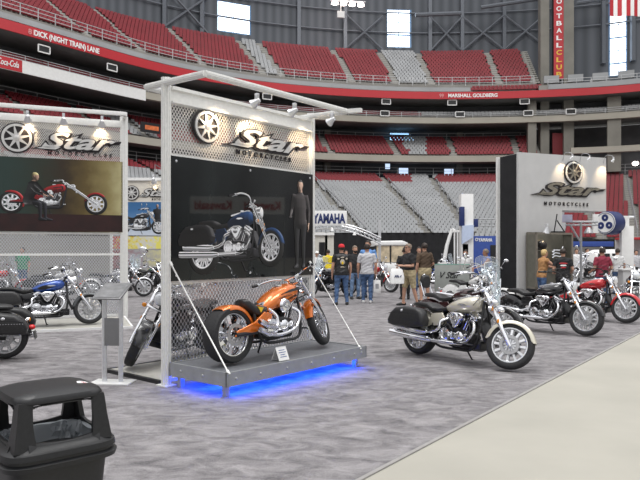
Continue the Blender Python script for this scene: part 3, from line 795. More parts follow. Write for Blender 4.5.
def clamp_lamp(parent, p, aim, power=30, scale=1., light=True, size=50):
    p = Vector(p); aim = Vector(aim); d = (aim - p).normalized()
    m = MB(); m.box(p + V(0, 0, .08) * scale, V(.05, .06, .09) * scale, None, .008); m.tube([p + V(0, 0, .05) * scale, p], .012 * scale, 6)
    q = d.to_track_quat('Z', 'Y').to_matrix().to_4x4(); m.M = Matrix.Translation(p) @ q
    m.lathe([(.012, -.06 * scale), (.03 * scale, -.05 * scale), (.05 * scale, .02 * scale), (.075 * scale, .08 * scale), (.068 * scale, .075 * scale), (.04 * scale, .02 * scale), (.01, .0)], (0, 0, 0), 'z', 16)
    o = m.build('clamp_lamp', ALU, parent)
    b = MB(); b.ell(p + d * .05 * scale, (.027 * scale,) * 3, 10, 6); b.build('bulb', BULB, o)
    if light:
        L = bpy.data.lights.new('booth_spot', 'SPOT'); L.energy = power; L.color = (1, .74, .45); L.spot_size = R(size); L.spot_blend = .8; L.shadow_soft_size = .03
        lo = bpy.data.objects.new('booth_spot_light', L); COL.objects.link(lo); lo.parent = o
        lo.location = p + d * .1 * scale; lo.rotation_euler = d.to_track_quat('-Z', 'Y').to_euler()
    return o

def profile_bar(mb, a, b, w):
    """grooved aluminium extrusion"""
    a, b = Vector(a), Vector(b)
    mb.seg(a, b, w); d = (b - a).normalized(); u = d.orthogonal().normalized(); v = d.cross(u)
    for s1 in (u, -u, v, -v):
        t = d.cross(s1)
        for k in (-1, 1): mb.seg(a + s1 * w * .52 + t * w * .32 * k, b + s1 * w * .52 + t * w * .32 * k, w * .22)

def poster_bg(name, stops, rough=.25, axis='X', scale=3., nv=.35, coat=0.):
    """printed backdrop: colour bands across the sheet with cloudy ink"""
    m, nt, b = new_mat(name); N = nt.nodes.new; Lk = nt.links.new
    tc = N('ShaderNodeTexCoord'); sp = N('ShaderNodeSeparateXYZ'); Lk(tc.outputs['Generated'], sp.inputs[0])
    nz = N('ShaderNodeTexNoise'); nz.inputs['Scale'].default_value = scale; nz.inputs['Detail'].default_value = 5; Lk(tc.outputs['Object'], nz.inputs['Vector'])
    ad = N('ShaderNodeMath'); ad.operation = 'MULTIPLY_ADD'; Lk(nz.outputs['Fac'], ad.inputs[0]); ad.inputs[1].default_value = nv; 
    sb = N('ShaderNodeMath'); sb.operation = 'SUBTRACT'; Lk(sp.outputs[axis], sb.inputs[0]); sb.inputs[1].default_value = nv / 2; Lk(sb.outputs[0], ad.inputs[2])
    rp = N('ShaderNodeValToRGB'); Lk(ad.outputs[0], rp.inputs['Fac'])
    el = rp.color_ramp.elements
    while len(el) < len(stops): el.new(.5)
    for e, (p, c) in zip(el, stops): e.position = p; e.color = (*c, 1)
    Lk(rp.outputs['Color'], b.inputs['Base Color']); b.inputs['Roughness'].default_value = rough; b.inputs['Coat Weight'].default_value = coat
    return m

# ---- main booth ----------------------------------------------------------------------------
WD = V(.645, .764, 0).normalized(); WANG = math.atan2(WD.y, WD.x)
MB0 = V(-1.86, 7.74, 0); BW = 2.67
main = thing('display_booth', 'tall aluminium booth wall with big framed cruiser poster, behind the orange chopper', 'exhibition booth', MB0, WANG)
for x in (0, BW): fr = MB(); profile_bar(fr, (x, 0, 0), (x, 0, 3.72), .085); fr.box((x, 0, .006), (.16, .2, .012)); fr.build('post', WHITE_ALU, main)
bm_ = MB(); bm_.box((BW / 2, -.0, 3.5), (BW - .08, .09, .17), None, .006); bm_.box((BW / 2, -.055, 3.60), (BW - .08, .05, .04)); bm_.box((BW / 2, -.055, 3.43), (BW - .08, .05, .02))
bm_.build('head_beam', WHITE_ALU, main)
cb = MB()
for a, b in (((-.03, -.76, 3.63), (BW - .1, -.76, 3.63)), ((-.03, .37, 3.66), (BW - .1, .37, 3.66)), ((-.03, -.76, 3.63), (-.03, .37, 3.66)), ((BW - .1, -.76, 3.63), (BW - .1, .37, 3.66))): profile_bar(cb, a, b, .055)
cb.seg((BW - .1, -.76, 3.63), (BW - .06, -1.0, 3.62), .06)
cb.build('canopy_frame', WHITE_ALU, main)
for z in (1.24, 2.79, .06): rl = MB(); rl.box((BW / 2, .0, z), (BW - .08, .04, .04)); rl.build('cross_rail', WHITE_ALU, main)
sp_ = MB(); sp_.box((BW / 2, .0, 3.11), (BW - .08, .006, .62)); sp_.build('sign_panel', PERF, main)
lowm = MB(); lowm.box((BW / 2, .0, .66), (BW - .08, .006, 1.14)); lowm.build('mesh_panel', PERF2, main)
POST = poster_bg('dark_poster_ink', [(0, (.002, .003, .003)), (.25, (.014, .018, .018)), (.45, (.004, .005, .005)), (.7, (.017, .019, .019)), (.9, (.005, .005, .006)), (1, (.012, .010, .010))], .03, 'X', 1.6, .5)
gp_ = MB(); gp_.box((BW / 2, -.045, 2.02), (BW - .02, .02, 1.52))
gpo = gp_.build('graphic_panel', POST, main)
for x in (.10, BW - .10, BW / 2):
    for z in (1.33, 2.72): bl = MB(); bl.lathe([(.016, -.055), (.016, -.068), (.002, -.07)], (x, 0, z), 'y', 12); bl.build('panel_bolt', CHROME, gpo)
star_logo(main, (.583, 3.205, .205), (.93, 2.53, 3.035, .27), (1.115, 2.19, 2.925, .065), -.02)
for x in (.92, 1.62, 2.42): clamp_lamp(main, (x, -.62, 3.50), (x - .15 + (.15 if x > 2 else 0), 0, 3.2), 48, .85, True, 58)
# printed cruiser and printed man on the poster
view = Matrix.Translation((1.12, 0, 1.36)) @ Matrix.Scale(.83, 4) @ Matrix.Rotation(R(-6), 4, 'X') @ Matrix.Rotation(R(-30), 4, 'Z')
o = flat_print(bike_items((.02, .07, .2), None, ('mirror', 'windshield_bracket', 'cable'), bags=True, shield=True, steer=8), view, 'motorcycle_print', gpo)
o.location.y = -.056
vp = Matrix.Translation((2.36, 0, 1.36)) @ Matrix.Scale(.755, 4) @ Matrix.Rotation(R(-105), 4, 'Z')
pm, caps, lm, s_ = person_mb(1.75, 1.08, ('down', 'bent'), .1)
me_ = voxelise(pm, .016)
pq = MB(); pq.v = [v.co.copy() for v in me_.vertices]
grp = {0: [], 1: [], 2: []}
for p in me_.polygons:
    c = p.center; g = 0 if (c.z > 1.50 or (abs(c.y) > .2 and c.z < .90 and c.z > .6)) else (1 if c.z > .88 else 2)
    if c.z > 1.7 or (c.z > 1.6 and c.x < 0): g = 2
    grp[g].append(tuple(p.vertices))
its = []
for g, colr in ((0, (.85, .58, .45)), (1, (.10, .09, .092)), (2, (.05, .05, .055))):
    q = MB(); q.v = pq.v; q.f = grp[g]; its.append((q, colr, 0))
o = flat_print(its, vp, 'person_print', gpo); o.location.y = -.056
fl_ = MB(); fl_.box((1.62, 0, 1.36), (1.4, .001, .09)); fl_.box((1.2, 0, 1.315), (2.2, .001, .05))

# stays and brace
def stay(a, b, label, r=.009, name='stay_rod'):
    m = MB(); a, b = Vector(a), Vector(b); d = (b - a).normalized()
    m.tube([a, a + d * .05, a + d * .06, b - d * .06, b - d * .05, b], [r * 2, r * 2, r, r, r * 2, r * 2], 8)
    o = m.build(name, WHITE_ALU); tag(o, label, 'support rod', 'rods bracing the display platform'); return o
WN = V(WD.y, -WD.x, 0)                      # towards the visitors
PZ0, PZ1, PD, PL = .13, .29, 1.10, 2.56
def wl(x, d, z): return MB0 + WD * x + WN * d + V(0, 0, z)
stay(wl(.02, .05, 1.49), wl(.02, PD + .012, .27), 'white rod slanting from left booth post to near corner of the platform')
stay(wl(BW - .1, .06, 1.46), wl(PL - .12, PD + .012, .26), 'white rod slanting from right booth post to far corner of the platform')

# platform
plat = thing('display_platform', 'grey steel platform lit blue from below, carrying the orange chopper', 'platform', MB0, WANG)
GREYP = mat('grey_platform_paint', (.30, .31, .32), .45, .1, .08, 10)
DECK = mat('grey_platform_deck', (.16, .165, .18), .5, 0, .15, 30)
sk = MB()
for a, b in (((.0, -PD, 0), (PL, -PD, 0)), ((.0, -.1, 0), (PL, -.1, 0)), ((.0, -PD, 0), (.0, -.1, 0)), ((PL, -PD, 0), (PL, -.1, 0))):
    a = V(*a) + V(0, 0, (PZ0 + PZ1) / 2); b = V(*b) + V(0, 0, (PZ0 + PZ1) / 2); d = (b - a).normalized(); sk.seg(a - d * .015, b + d * .015, .03, PZ1 - PZ0)
sk.build('side_rail', GREYP, plat)
dk = MB(); dk.box((PL / 2, -(PD + .1) / 2, PZ1 - .02), (PL - .02, PD - .12, .02)); dk.build('deck', DECK, plat)
for x in (.12, .5, .95, 1.4, 1.85, 2.3, 2.46): bo = MB(); bo.ell((x, -PD - .016, .21), (.018, .01, .018), 10, 6); bo.build('rail_bolt', STEEL, plat)
for y in (-.3, -.7): bo = MB(); bo.ell((-.016, y, .21), (.01, .018, .018), 10, 6); bo.build('rail_bolt', STEEL, plat)
for x in (.07, PL - .1):
    for y in (-PD + .1, -.2): m = MB(); m.box((x, y, PZ0 / 2), (.06, .06, PZ0)); m.build('leg', STEEL, plat)
LED = mat('blue_led', (.02, .05, 1), .4, 0, 0, emit=(.02, .08, 1.), estr=30)
ld = MB()
ld.box((PL / 2, -PD + .05, PZ0 + .01), (PL - .2, .02, .012)); ld.box((PL / 2, -.2, PZ0 + .01), (PL - .2, .02, .012)); ld.box((PL / 2, -.65, PZ0 + .01), (PL - .2, .02, .012)); ld.box((.06, -.6, PZ0 + .01), (.02, .8, .012))
ldo = ld.build('led_strip', LED, plat)
for yy in (-PD + .12, -.55):
    L = bpy.data.lights.new('platform_led', 'AREA'); L.shape = 'RECTANGLE'; L.size = PL - .2; L.size_y = .08; L.energy = 24; L.color = (.008, .055, 1)
    lo = bpy.data.objects.new('platform_led_light', L); COL.objects.link(lo); lo.parent = ldo; lo.location = (PL / 2, yy, PZ0 - .004)
# placard
pc = thing('placard', 'small white folded placard on the platform edge beside the chopper', 'sign', wl(.98, .97, PZ1), WANG)
m = MB(); m.loft([[V(-.09, -.07, 0), V(.09, -.07, 0), V(.09, 0, .16), V(-.09, 0, .16)], [V(-.09, -.064, 0), V(.09, -.064, 0), V(.09, .004, .158), V(-.09, .004, .158)]])
m.loft([[V(-.09, .07, 0), V(.09, .07, 0), V(.09, 0, .16), V(-.09, 0, .16)], [V(-.09, .064, 0), V(.09, .064, 0), V(.09, -.004, .158), V(-.09, -.004, .158)]])
m.build('card', WHITE, pc)
m = MB(); 
for i, wq in enumerate((.10, .12, .08, .11)): 
    f_ = .75 - i * .16; m.seg((-wq / 2, -.0725 * (1 - f_) - .0015, .16 * f_), (wq / 2, -.0725 * (1 - f_) - .0015, .16 * f_), .002, .008)
m.build('text_line', mat('blue_ink', (.1, .16, .4), .6, 0, .1), pc)

# orange chopper
ORANGE = paint('orange_candy_paint', (.72, .17, .012), .35, .22)
hd = WANG
rearp = wl(.38, .72, PZ1); 
motorcycle('orange custom chopper with fat rear tyre standing on the blue-lit platform', rearp + V(math.cos(WANG + .04), math.sin(WANG + .04), 0) * .76, WANG + .04, ORANGE, 'cruisers and choppers on show', 4, chop=True, fr=.325, fw=.05, rr=.335, rw=.115, fax=.95, rax=-.76, rake=39, flen=.76,
           spokes=7, steer=27, tank='chop', bags=False, shield=False, mirrors=False, bars='drag', solo=True, pipes='short', radiator=False, seat_mark=True)
# low platform behind the wall with the cruiser seen past the post
bp = thing('show_plinth', 'low pale plinth with black edge behind the main booth wall', 'platform', MB0, WANG)
PLIN = mat('pale_plinth_top', (.42, .41, .37), .5, 0, .08, 6)
m = MB(); m.box((BW / 2, .72, .02), (BW, 1.16, .036)); m.build('top', PLIN, bp)
m = MB()
for a, b in (((0, .12), (0, 1.32)), ((BW, .12), (BW, 1.32)), ((0, 1.32), (BW, 1.32))): m.seg((*a, .022), (*b, .022), .05, .044)
m.build('edge_strip', BLACKM, bp)
SILV = paint('silver_black_paint', (.03, .03, .033), .3)
hdC = WANG + PI + R(17)
motorcycle('black cruiser with chrome headlight seen head-on behind the lectern sign', bike_center(front=V(-2.5, 8.68, .04), hd=hdC), hdC, SILV, 'cruisers and choppers on show', 9, steer=34, bags=False, shield=False, spokes=12)

# ---- left booth ------------------------------------------------------------------------------
LD = V(.933, .36, 0).normalized(); LANG = math.atan2(LD.y, LD.x); LW = 4.2
LB0 = V(-4.75, 15.5, 0) - LD * LW
left = thing('display_booth', 'booth wall at left with gold poster of a man on a red chopper', 'exhibition booth', LB0, LANG)
for x in (0, LW): m = MB(); profile_bar(m, (x, 0, 0), (x, 0, 4.85), .13); m.build('post', WHITE_ALU, left)
m = MB(); m.box((LW / 2, 0, 4.66), (LW, .1, .16), None, .008); m.box((LW / 2, -.5, 4.82), (LW, .08, .09), None, .008); m.box((0, -.25, 4.82), (.08, .5, .09)); m.box((LW, -.25, 4.82), (.08, .5, .09)); m.build('head_beam', WHITE_ALU, left)
for z in (1.52, 2.02, .06): m = MB(); m.box((LW / 2, 0, z), (LW, .05, .05)); m.build('cross_rail', WHITE_ALU, left)
m = MB(); m.box((LW / 2, 0, 4.17), (LW - .1, .008, .84)); m.build('sign_panel', PERF, left)
m = MB(); m.box((LW / 2, 0, 1.04), (LW - .1, .008, 1.9)); m.build('mesh_panel', PERF3, left)
GOLD = poster_bg('gold_curtain_ink', [(0, (.02, .04, .035)), (.40, (.018, .038, .032)), (.56, (.022, .03, .02)), (.68, (.03, .018, .008)), (.80, (.11, .075, .022)), (.92, (.26, .21, .085)), (1, (.42, .38, .20))], .4, 'X', 3, .16)
m = MB(); m.box((LW / 2, -.05, 2.9), (LW - .06, .03, 1.7)); lg = m.build('graphic_panel', GOLD, left)
m = MB(); m.box((LW / 2, -.0675, 2.26), (LW - .08, .004, .40)); m.build('floor_print', mat('dark_red_ink', (.022, .004, .004), .5, 0, .4, 3), lg)
star_logo(left, (1.855, 4.19, .33), (2.22, 4.1, 3.98, .42), (2.5, 3.92, 3.85, .085), -.02)
for x in (2.1, 2.85, 3.68): clamp_lamp(left, (x, -.45, 4.60), (x, 0, 4.3), 30, 1.2, True, 65)
sc_ = .78
vm = Matrix.Translation((2.52, 0, 2.46)) @ Matrix.Scale(sc_, 4) @ Matrix.Rotation(R(-6), 4, 'Z')
its = bike_items((.42, .02, .025), None, chop=True, fr=.33, fw=.05, rr=.33, rw=.11, fax=1.34, rax=-1.0, rake=55, flen=1.05, spokes=9, steer=0, tank='chop', bags=False, shield=False, mirrors=False, bars='drag', solo=True, pipes='short', radiator=False)
o = flat_print(its, vm, 'motorcycle_print', lg); o.location.y = -.068
pm, caps, lm, s_ = person_mb(1.75, 1.05, ('reach', 'reach'), .1, 0, 18, sit=True)
me_ = voxelise(pm, .016); grp = {0: [], 1: [], 2: [], 3: []}
for p in me_.polygons:
    c = p.center; z = c.z
    g = 0 if (z > 1.47 or c.x > .52 and z > 1.0) else (1 if z > .9 or c.x < .2 else 2)
    if z > 1.64 or (z > 1.56 and c.x < .16): g = 3
    grp[g].append(tuple(p.vertices))
vq = Matrix.Translation((2.10, 0, 2.04)) @ Matrix.Scale(.80, 4) @ Matrix.Rotation(R(-25), 4, 'Z')
its = []
for g, colr in ((0, (.6, .38, .28)), (1, (.03, .03, .032)), (2, (.035, .035, .045)), (3, (.7, .6, .3))):
    q = MB(); q.v = [v.co.copy() for v in me_.vertices]; q.f = grp[g]; its.append((q, colr, 0))
o = flat_print(its, vq, 'person_print', lg); o.location.y = -.075
# plinth under the blue cruiser
lp = thing('show_plinth', 'low white-edged plinth under the blue cruiser in front of the left booth', 'platform', LB0 + V(.36, -.933, 0) * 2.35, LANG)
m = MB(); m.box((LW / 2, 1.1, .02), (LW, 2.18, .036)); m.build('top', PLIN, lp)
m = MB()
for a, b in (((0, 0), (LW, 0)), ((LW, 0), (LW, 2.18))): m.seg((*a, .024), (*b, .024), .04, .048)
m.build('edge_strip', WHITE, lp)

# ---- booth far behind (between the two) ---------------------------------------------------------
far = thing('display_booth', 'far booth with blue snowy poster seen between the two nearer booths', 'exhibition booth', V(-9.1, 28, 0), 0)
FW = 4.0
for x in (0, FW): m = MB(); m.box((x, 0, 2.38), (.14, .14, 4.76)); m.build('post', WHITE_ALU, far)
m = MB(); m.box((FW / 2, -.03, 4.70), (FW, .16, .12)); m.build('head_beam', WHITE_ALU, far)
m = MB(); m.box((FW / 2, 0, 4.16), (FW - .1, .04, .94)); m.build('sign_panel', mat('pale_sign_board', (.66, .62, .55), .5, 0, .05), far)
star_logo(far, (.88, 4.1, .31), (1.15, 2.75, 3.95, .36), (1.75, 2.7, 3.78, .09), -.03)
BLUEP = poster_bg('blue_snow_ink', [(0, (.55, .6, .68)), (.22, (.5, .58, .68)), (.4, (.12, .25, .45)), (.75, (.04, .14, .32)), (1, (.03, .12, .28))], .45, 'Z', 1.5, .3)
m = MB(); m.box((FW / 2, -.04, 2.97), (FW - .1, .03, 1.46)); fg = m.build('graphic_panel', BLUEP, far)
o = flat_print(bike_items((.05, .05, .06), None, bags=False, shield=False), Matrix.Translation((1.25, 0, 2.3)) @ Matrix.Scale(.95, 4) @ Matrix.Rotation(R(-12), 4, 'Z'), 'motorcycle_print', fg); o.location.y = -.06
its = []
for g, colr in ((0, (.5, .33, .25)), (1, (.03, .03, .03)), (2, (.02, .02, .025))):
    pass
pm, caps, lm, s_ = person_mb(1.75, 1.1); me_ = voxelise(pm, .02); gA = [[], []]
for p in me_.polygons: gA[0 if p.center.z > 1.5 else 1].append(tuple(p.vertices))
for g, colr in ((0, (.5, .33, .25)), (1, (.03, .03, .035))):
    q = MB(); q.v = [v.co.copy() for v in me_.vertices]; q.f = gA[g]; its.append((q, colr, 0))
o = flat_print(its, Matrix.Translation((2.0, 0, 2.35)) @ Matrix.Scale(.72, 4) @ Matrix.Rotation(R(-90), 4, 'Z'), 'person_print', fg); o.location.y = -.056
YEL = poster_bg('yellow_poster_ink', [(0, (.5, .08, .07)), (.2, (.7, .62, .12)), (.4, (.6, .6, .62)), (.55, (.75, .68, .12)), (.8, (.72, .68, .2)), (1, (.6, .6, .3))], .5, 'X', 7, .9)
m = MB(); m.box((FW / 2, -.04, 1.93), (FW - .1, .03, .54)); m.build('info_panel', YEL, far)
m = MB(); m.box((FW / 2, -.02, .85), (FW - .1, .03, 1.5)); m.build('lower_panel', poster_bg('grey_poster_ink', [(0, (.3, .1, .1)), (.3, (.35, .35, .38)), (.6, (.6, .56, .3)), (1, (.4, .4, .42))], .5, 'X', 5, .8), far)
clamp_lamp(far, (1.9, -.3, 4.64), (1.9, 0, 4.3), 10, 1.8, True)

# ---- right tower booth -----------------------------------------------------------------------
TD = V(.93, .364, 0).normalized(); TANG = math.atan2(TD.y, TD.x); TW = 3.57
T0 = V(6.2, 20, 0)
tow = thing('display_booth', 'white tower booth with black side and star emblem at right', 'exhibition booth', T0, TANG)
GREYW = mat('pale_grey_panel', (.52, .52, .52), .55, 0, .04, 3)
m = MB(); m.prism([(0, 0), (1.72, 0), (1.72, 2.9), (TW, 2.9), (TW, 4.68), (0, 4.68)], Matrix.Translation((0, .1, 0)) @ Matrix.Rotation(R(90), 4, 'X'), .1); m.build('front_panel', GREYW, tow, smooth=0)
m = MB(); m.box((.03, .5, 2.32), (.06, .82, 4.64)); m.build('side_panel', BLACKF, tow)
m = MB(); m.box((.0, .96, 2.34), (.2, .08, 4.6)); m.build('edge_post', WHITE_ALU, tow)
m = MB(); m.prism([(.06, 0), (1.72, 0), (1.72, 2.9), (TW, 2.9), (TW, 4.66), (.06, 4.66)], Matrix.Translation((0, .90, 0)) @ Matrix.Rotation(R(90), 4, 'X'), .79); m.build('carcass', GREYW, tow, smooth=0)
star_logo(tow, (2.15, 4.13, .36), (.58, 3.42, 3.38, .42), (.98, 2.78, 3.05, .11), -.02, mat('logo_dark_chrome', (.36, .33, .27), .25, .8, .1))
for x in (1.75, 2.45, 3.45): clamp_lamp(tow, (x, -.42, 4.55), (x - .05, 0, 4.1), 24, .75, True, 75)
m = MB()
for x in (1.75, 2.45, 3.45): m.tube(spline([(x, 0, 4.5), (x - .05, -.15, 4.72), (x, -.36, 4.70), (x, -.42, 4.60)], 4), .009, 6)
m.build('lamp_arm', STEEL, tow)
cabn = thing('display_cabinet', 'dark display case with helmet and parts against the white tower booth', 'cabinet', T0 + TD * .25 + V(.364, -.93, 0) * .5, TANG)
OLIVE = mat('olive_grey_board', (.14, .135, .11), .5, 0, .15, 6)
m = MB(); m.box((.72, .4, 1.3), (1.44, .04, 1.76)); m.box((.72, .2, .42), (1.40, .44, .04)); m.build('back_board', OLIVE, cabn); m = MB(); m.box((1.425, .2, 1.3), (.02, .4, 1.7)); m.build('side_board', OLIVE, cabn); m = MB(); m.box((.015, .2, 1.3), (.02, .4, 1.7)); m.build('side_board', OLIVE, cabn)
m = MB()
for x in (.03, 1.41):
    for y in (.0, .42): m.box((x, y, 1.08), (.06, .05, 2.16))
for z in (2.13, .45): 
    m.box((.72, 0, z), (1.44, .05, .06)); m.box((.03, .2, z), (.06, .42, .06)); m.box((1.41, .2, z), (.06, .42, .06))
m.build('case_frame', mat('brown_grey_frame', (.2, .18, .15), .5, .2, .1), cabn)
m = MB(); m.box((.72, .2, .21), (1.46, .46, .42), None, .01); m.build('base', BLACKM, cabn)
fit_text('Star', .35, 1.1, .15, .16, .006, .03, .4, -.035).build('base_lettering', LOGO_L, cabn, smooth=0)
clamp_lamp(cabn, (.42, -.0, 2.26), (.42, .2, 1.5), 15, 1.4, True, 110)
m = MB(); m.box((.95, .1, 2.18), (.4, .2, .05)); m.tube([(.8, .1, 2.2), (1.0, .2, 2.75)], .02, 6); m.tube([(1.2, .1, 2.2), (1.0, .2, 2.55)], .02, 6); m.build('top_bracket', BLACKM, cabn)
hm = MB(); hm.ell((0, 0, .15), (.17, .14, .16), 16, 10); hm.box((.08, 0, .05), (.2, .2, .1), None, .04)
h_ = hm.build('motorcycle_helmet', BLACKM); h_.location = cabn.location + Matrix.Rotation(TANG, 3, 'Z') @ V(.4, .2, 1.62); h_.rotation_euler = (0, 0, TANG + 2.6); tag(h_, 'black helmet on the upper shelf of the dark display case', 'helmet')
m = MB(); m.box((.42, .22, 1.60), (.6, .3, .03)); m.box((1.05, .22, 1.3), (.55, .3, .03)); m.build('shelf', OLIVE, cabn)
ex = MB()
for i in range(3): ex.tube(spline([(0, 0, .05 + i * .09), (.1, 0, .12 + i * .09), (.3, -.05, .1 + i * .1), (.42, 0, .22 + i * .09)], 4), .03, 8)
e_ = ex.build('exhaust_parts', CHROME); e_.location = cabn.location + Matrix.Rotation(TANG, 3, 'Z') @ V(.83, .22, 1.315); e_.rotation_euler = (0, 0, TANG); tag(e_, 'bundle of chrome exhaust pipes on right shelf of the dark display case', 'motorcycle parts')
# ------------------------------------------------------------------ camera, floor, near things
cam = bpy.data.cameras.new('camera'); cam.sensor_width = 36; cam.sensor_fit = 'HORIZONTAL'; cam.lens = 36 * F / 640; cam.shift_y = (HY - 240) / 640; cam.clip_end = 400
co_ = bpy.data.objects.new('camera', cam); COL.objects.link(co_); co_.location = (0, 0, CAMZ); co_.rotation_euler = (R(90), 0, 0); scene.camera = co_

def carpet_mat():
    m, nt, b = new_mat('grey_carpet'); N = nt.nodes.new; Lk = nt.links.new
    tc = N('ShaderNodeTexCoord'); mp = N('ShaderNodeMapping'); mp.inputs['Scale'].default_value = (2.0, 3.2, 1); mp.inputs['Rotation'].default_value = (0, 0, .12); Lk(tc.outputs['Object'], mp.inputs['Vector'])
    n1 = N('ShaderNodeTexNoise'); n1.inputs['Scale'].default_value = 1.6; n1.inputs['Detail'].default_value = 7; n1.inputs['Roughness'].default_value = .72; n1.inputs['Distortion'].default_value = .6; Lk(mp.outputs[0], n1.inputs['Vector'])
    n2 = N('ShaderNodeTexNoise'); n2.inputs['Scale'].default_value = 90; n2.inputs['Detail'].default_value = 2; Lk(tc.outputs['Object'], n2.inputs['Vector'])
    mx = N('ShaderNodeMath'); mx.operation = 'MULTIPLY_ADD'; Lk(n2.outputs['Fac'], mx.inputs[0]); mx.inputs[1].default_value = .35; Lk(n1.outputs['Fac'], mx.inputs[2])
    rp = N('ShaderNodeValToRGB'); Lk(mx.outputs[0], rp.inputs['Fac']); e = rp.color_ramp.elements
    e[0].position = .48; e[0].color = (.105, .099, .104, 1); e[1].position = .86; e[1].color = (.34, .325, .33, 1)
    Lk(rp.outputs['Color'], b.inputs['Base Color']); b.inputs['Roughness'].default_value = .95; b.inputs['Specular IOR Level'].default_value = .15
    bp_ = N('ShaderNodeBump'); bp_.inputs['Strength'].default_value = .4; bp_.inputs['Distance'].default_value = .01; Lk(n2.outputs['Fac'], bp_.inputs['Height']); Lk(bp_.outputs[0], b.inputs['Normal'])
    return m
CARPET = carpet_mat()
CONC = mat('pale_concrete_floor', (.39, .375, .325), .6, 0, .09, .8)
m = MB(); m.box((0, 40, -.06), (220, 160, .1)); struct(m.build('floor', CONC))
d = V(.6, .8, 0); a = V(.25, 4.57, 0)
c0 = a - d * 7; c1 = a + d * 48
m = MB(); poly = [c0, c1, V(-45, c1.y, 0), V(-45, -2, 0)]
m.loft([[p + V(0, 0, -.01) for p in poly], [p for p in poly]]); struct(m.build('carpet', CARPET, smooth=0))
m = MB(); m.seg(c0 + V(.012, -.01, -.004), c1 + V(.012, -.01, -.004), .035, .012); struct(m.build('trim_1', mat('carpet_edge_tape', (.30, .29, .28), .7, 0, .1)))

# ---- bin --------------------------------------------------------------------------------------
GR = math.atan2(.25, .29)
binr = thing('litter_bin', 'black plastic litter bin with domed open hood in the near left corner', 'trash can', V(-1.455, 3.44, 0), GR); binr.scale = (1.11, 1.11, 1.015)
def rsq(h, z, r=.22, n=40, p=5): return sec(V(0, 0, z), V(h, 0, 0), V(0, h, 0), n, p)
m = MB(); m.loft([rsq(.17, .0), rsq(.18, .01), rsq(.225, .55), rsq(.225, .56)], True); m.build('body', BLACKP, binr)
m = MB(); m.loft([rsq(.225, .545), rsq(.262, .55), rsq(.268, .575), rsq(.25, .585), rsq(.25, .60), rsq(.262, .605), rsq(.258, .63), rsq(.238, .64), rsq(.226, .66), rsq(.205, .66), rsq(.205, .55)], False, 0, True)
# window sills with arched lips on each side, dome and corner posts
for s_ in range(4):
    q = Matrix.Rotation(s_ * PI / 2, 4, 'Z')
    m.M = q
    for k in range(8):
        u0 = -.16 + .04 * k; u1 = u0 + .04
        h0, h1 = .665 + .02 * (abs(u0) / .16) ** 2, .665 + .02 * (abs(u1) / .16) ** 2
        m.loft([[V(u0, -.232, .64), V(u0, -.20, .64), V(u0, -.20, h0), V(u0, -.215, h0)], [V(u1, -.232, .64), V(u1, -.20, .64), V(u1, -.20, h1), V(u1, -.215, h1)]])
m.M = Matrix()
for sx in (-1, 1):
    for sy in (-1, 1):
        def cr(hh, z, wd, th):
            c = V(sx * hh, sy * hh, z)
            return [c + V(sx * .0, -sy * wd, 0), c + V(-sx * .012, -sy * .012, 0) * .3, c + V(-sx * wd, 0, 0), c + V(-sx * wd, -sy * th, 0), c + V(-sx * th * 1.3, -sy * th * 1.3, 0), c + V(-sx * th, -sy * wd, 0)]
        m.loft([cr(.225, .64, .10, .025), cr(.208, .76, .072, .022), cr(.199, .85, .064, .022), cr(.196, .872, .07, .03)])
m.build('hood', BLACKP, binr)
m = MB(); m.loft([rsq(.203, .858), rsq(.208, .863), rsq(.208, .876), rsq(.200, .892, p=4.8), rsq(.165, .906, p=4.2), rsq(.10, .914, p=3), rsq(.03, .918, p=2.2)], True)
for s_ in range(4):
    m.M = Matrix.Rotation(s_ * PI / 2, 4, 'Z')
    for k in range(8):
        u0 = -.14 + .035 * k; u1 = u0 + .035
        z0, z1 = .856 - .016 * (abs(u0) / .14) ** 4, .856 - .016 * (abs(u1) / .14) ** 4
        m.loft([[V(u0, -.203, .85), V(u0, -.178, .85), V(u0, -.178, z0), V(u0, -.203, z0)], [V(u1, -.203, .85), V(u1, -.178, .85), V(u1, -.178, z1), V(u1, -.203, z1)]])
m.M = Matrix(); m.build('lid', BLACKP, binr)
m = MB(); m.lathe([(.04, .9), (.04, .912), (.002, .912)], (0, 0, 0), 'z', 24)
m.M = Matrix()
st_ = MB(); st_.ell((0, 0, 0), (.042, .024, .003), 20, 6, 0, None); st_.M = Matrix()
so = st_.build('sticker', WHITE, binr); so.location = (.145, -.075, .905); so.rotation_euler = (R(6), R(16), -.7)
q = MB(); q.tube(spline([(-.02, -.004, .003), (-.012, .006, .003), (-.006, -.005, .003), (.0, .005, .003), (.006, -.004, .003), (.013, .006, .003), (.02, -.002, .003)], 4), .0016, 5)
q.build('sticker_mark', mat('red_ink', (.5, .03, .05), .5, 0, 0), so)
BAG = glassy('clear_bin_liner', (.62, .66, .70), .5, .14)
m = MB(); rings = []
for (h_, z_, j) in ((.204, .628, .004), (.200, .655, .006), (.19, .650, .010), (.183, .63, .012), (.178, .60, .014), (.17, .57, .016), (.16, .53, .018), (.14, .46, .02), (.11, .40, .02)):
    rr_ = rsq(h_, z_, n=72)
    rings.append([p + V(random.uniform(-j, j), random.uniform(-j, j), random.uniform(-j, j) * .6) for p in rr_])
m.loft(rings, False); m.build('liner_bag', BAG, binr, 'crumpled clear plastic liner', 25, False)

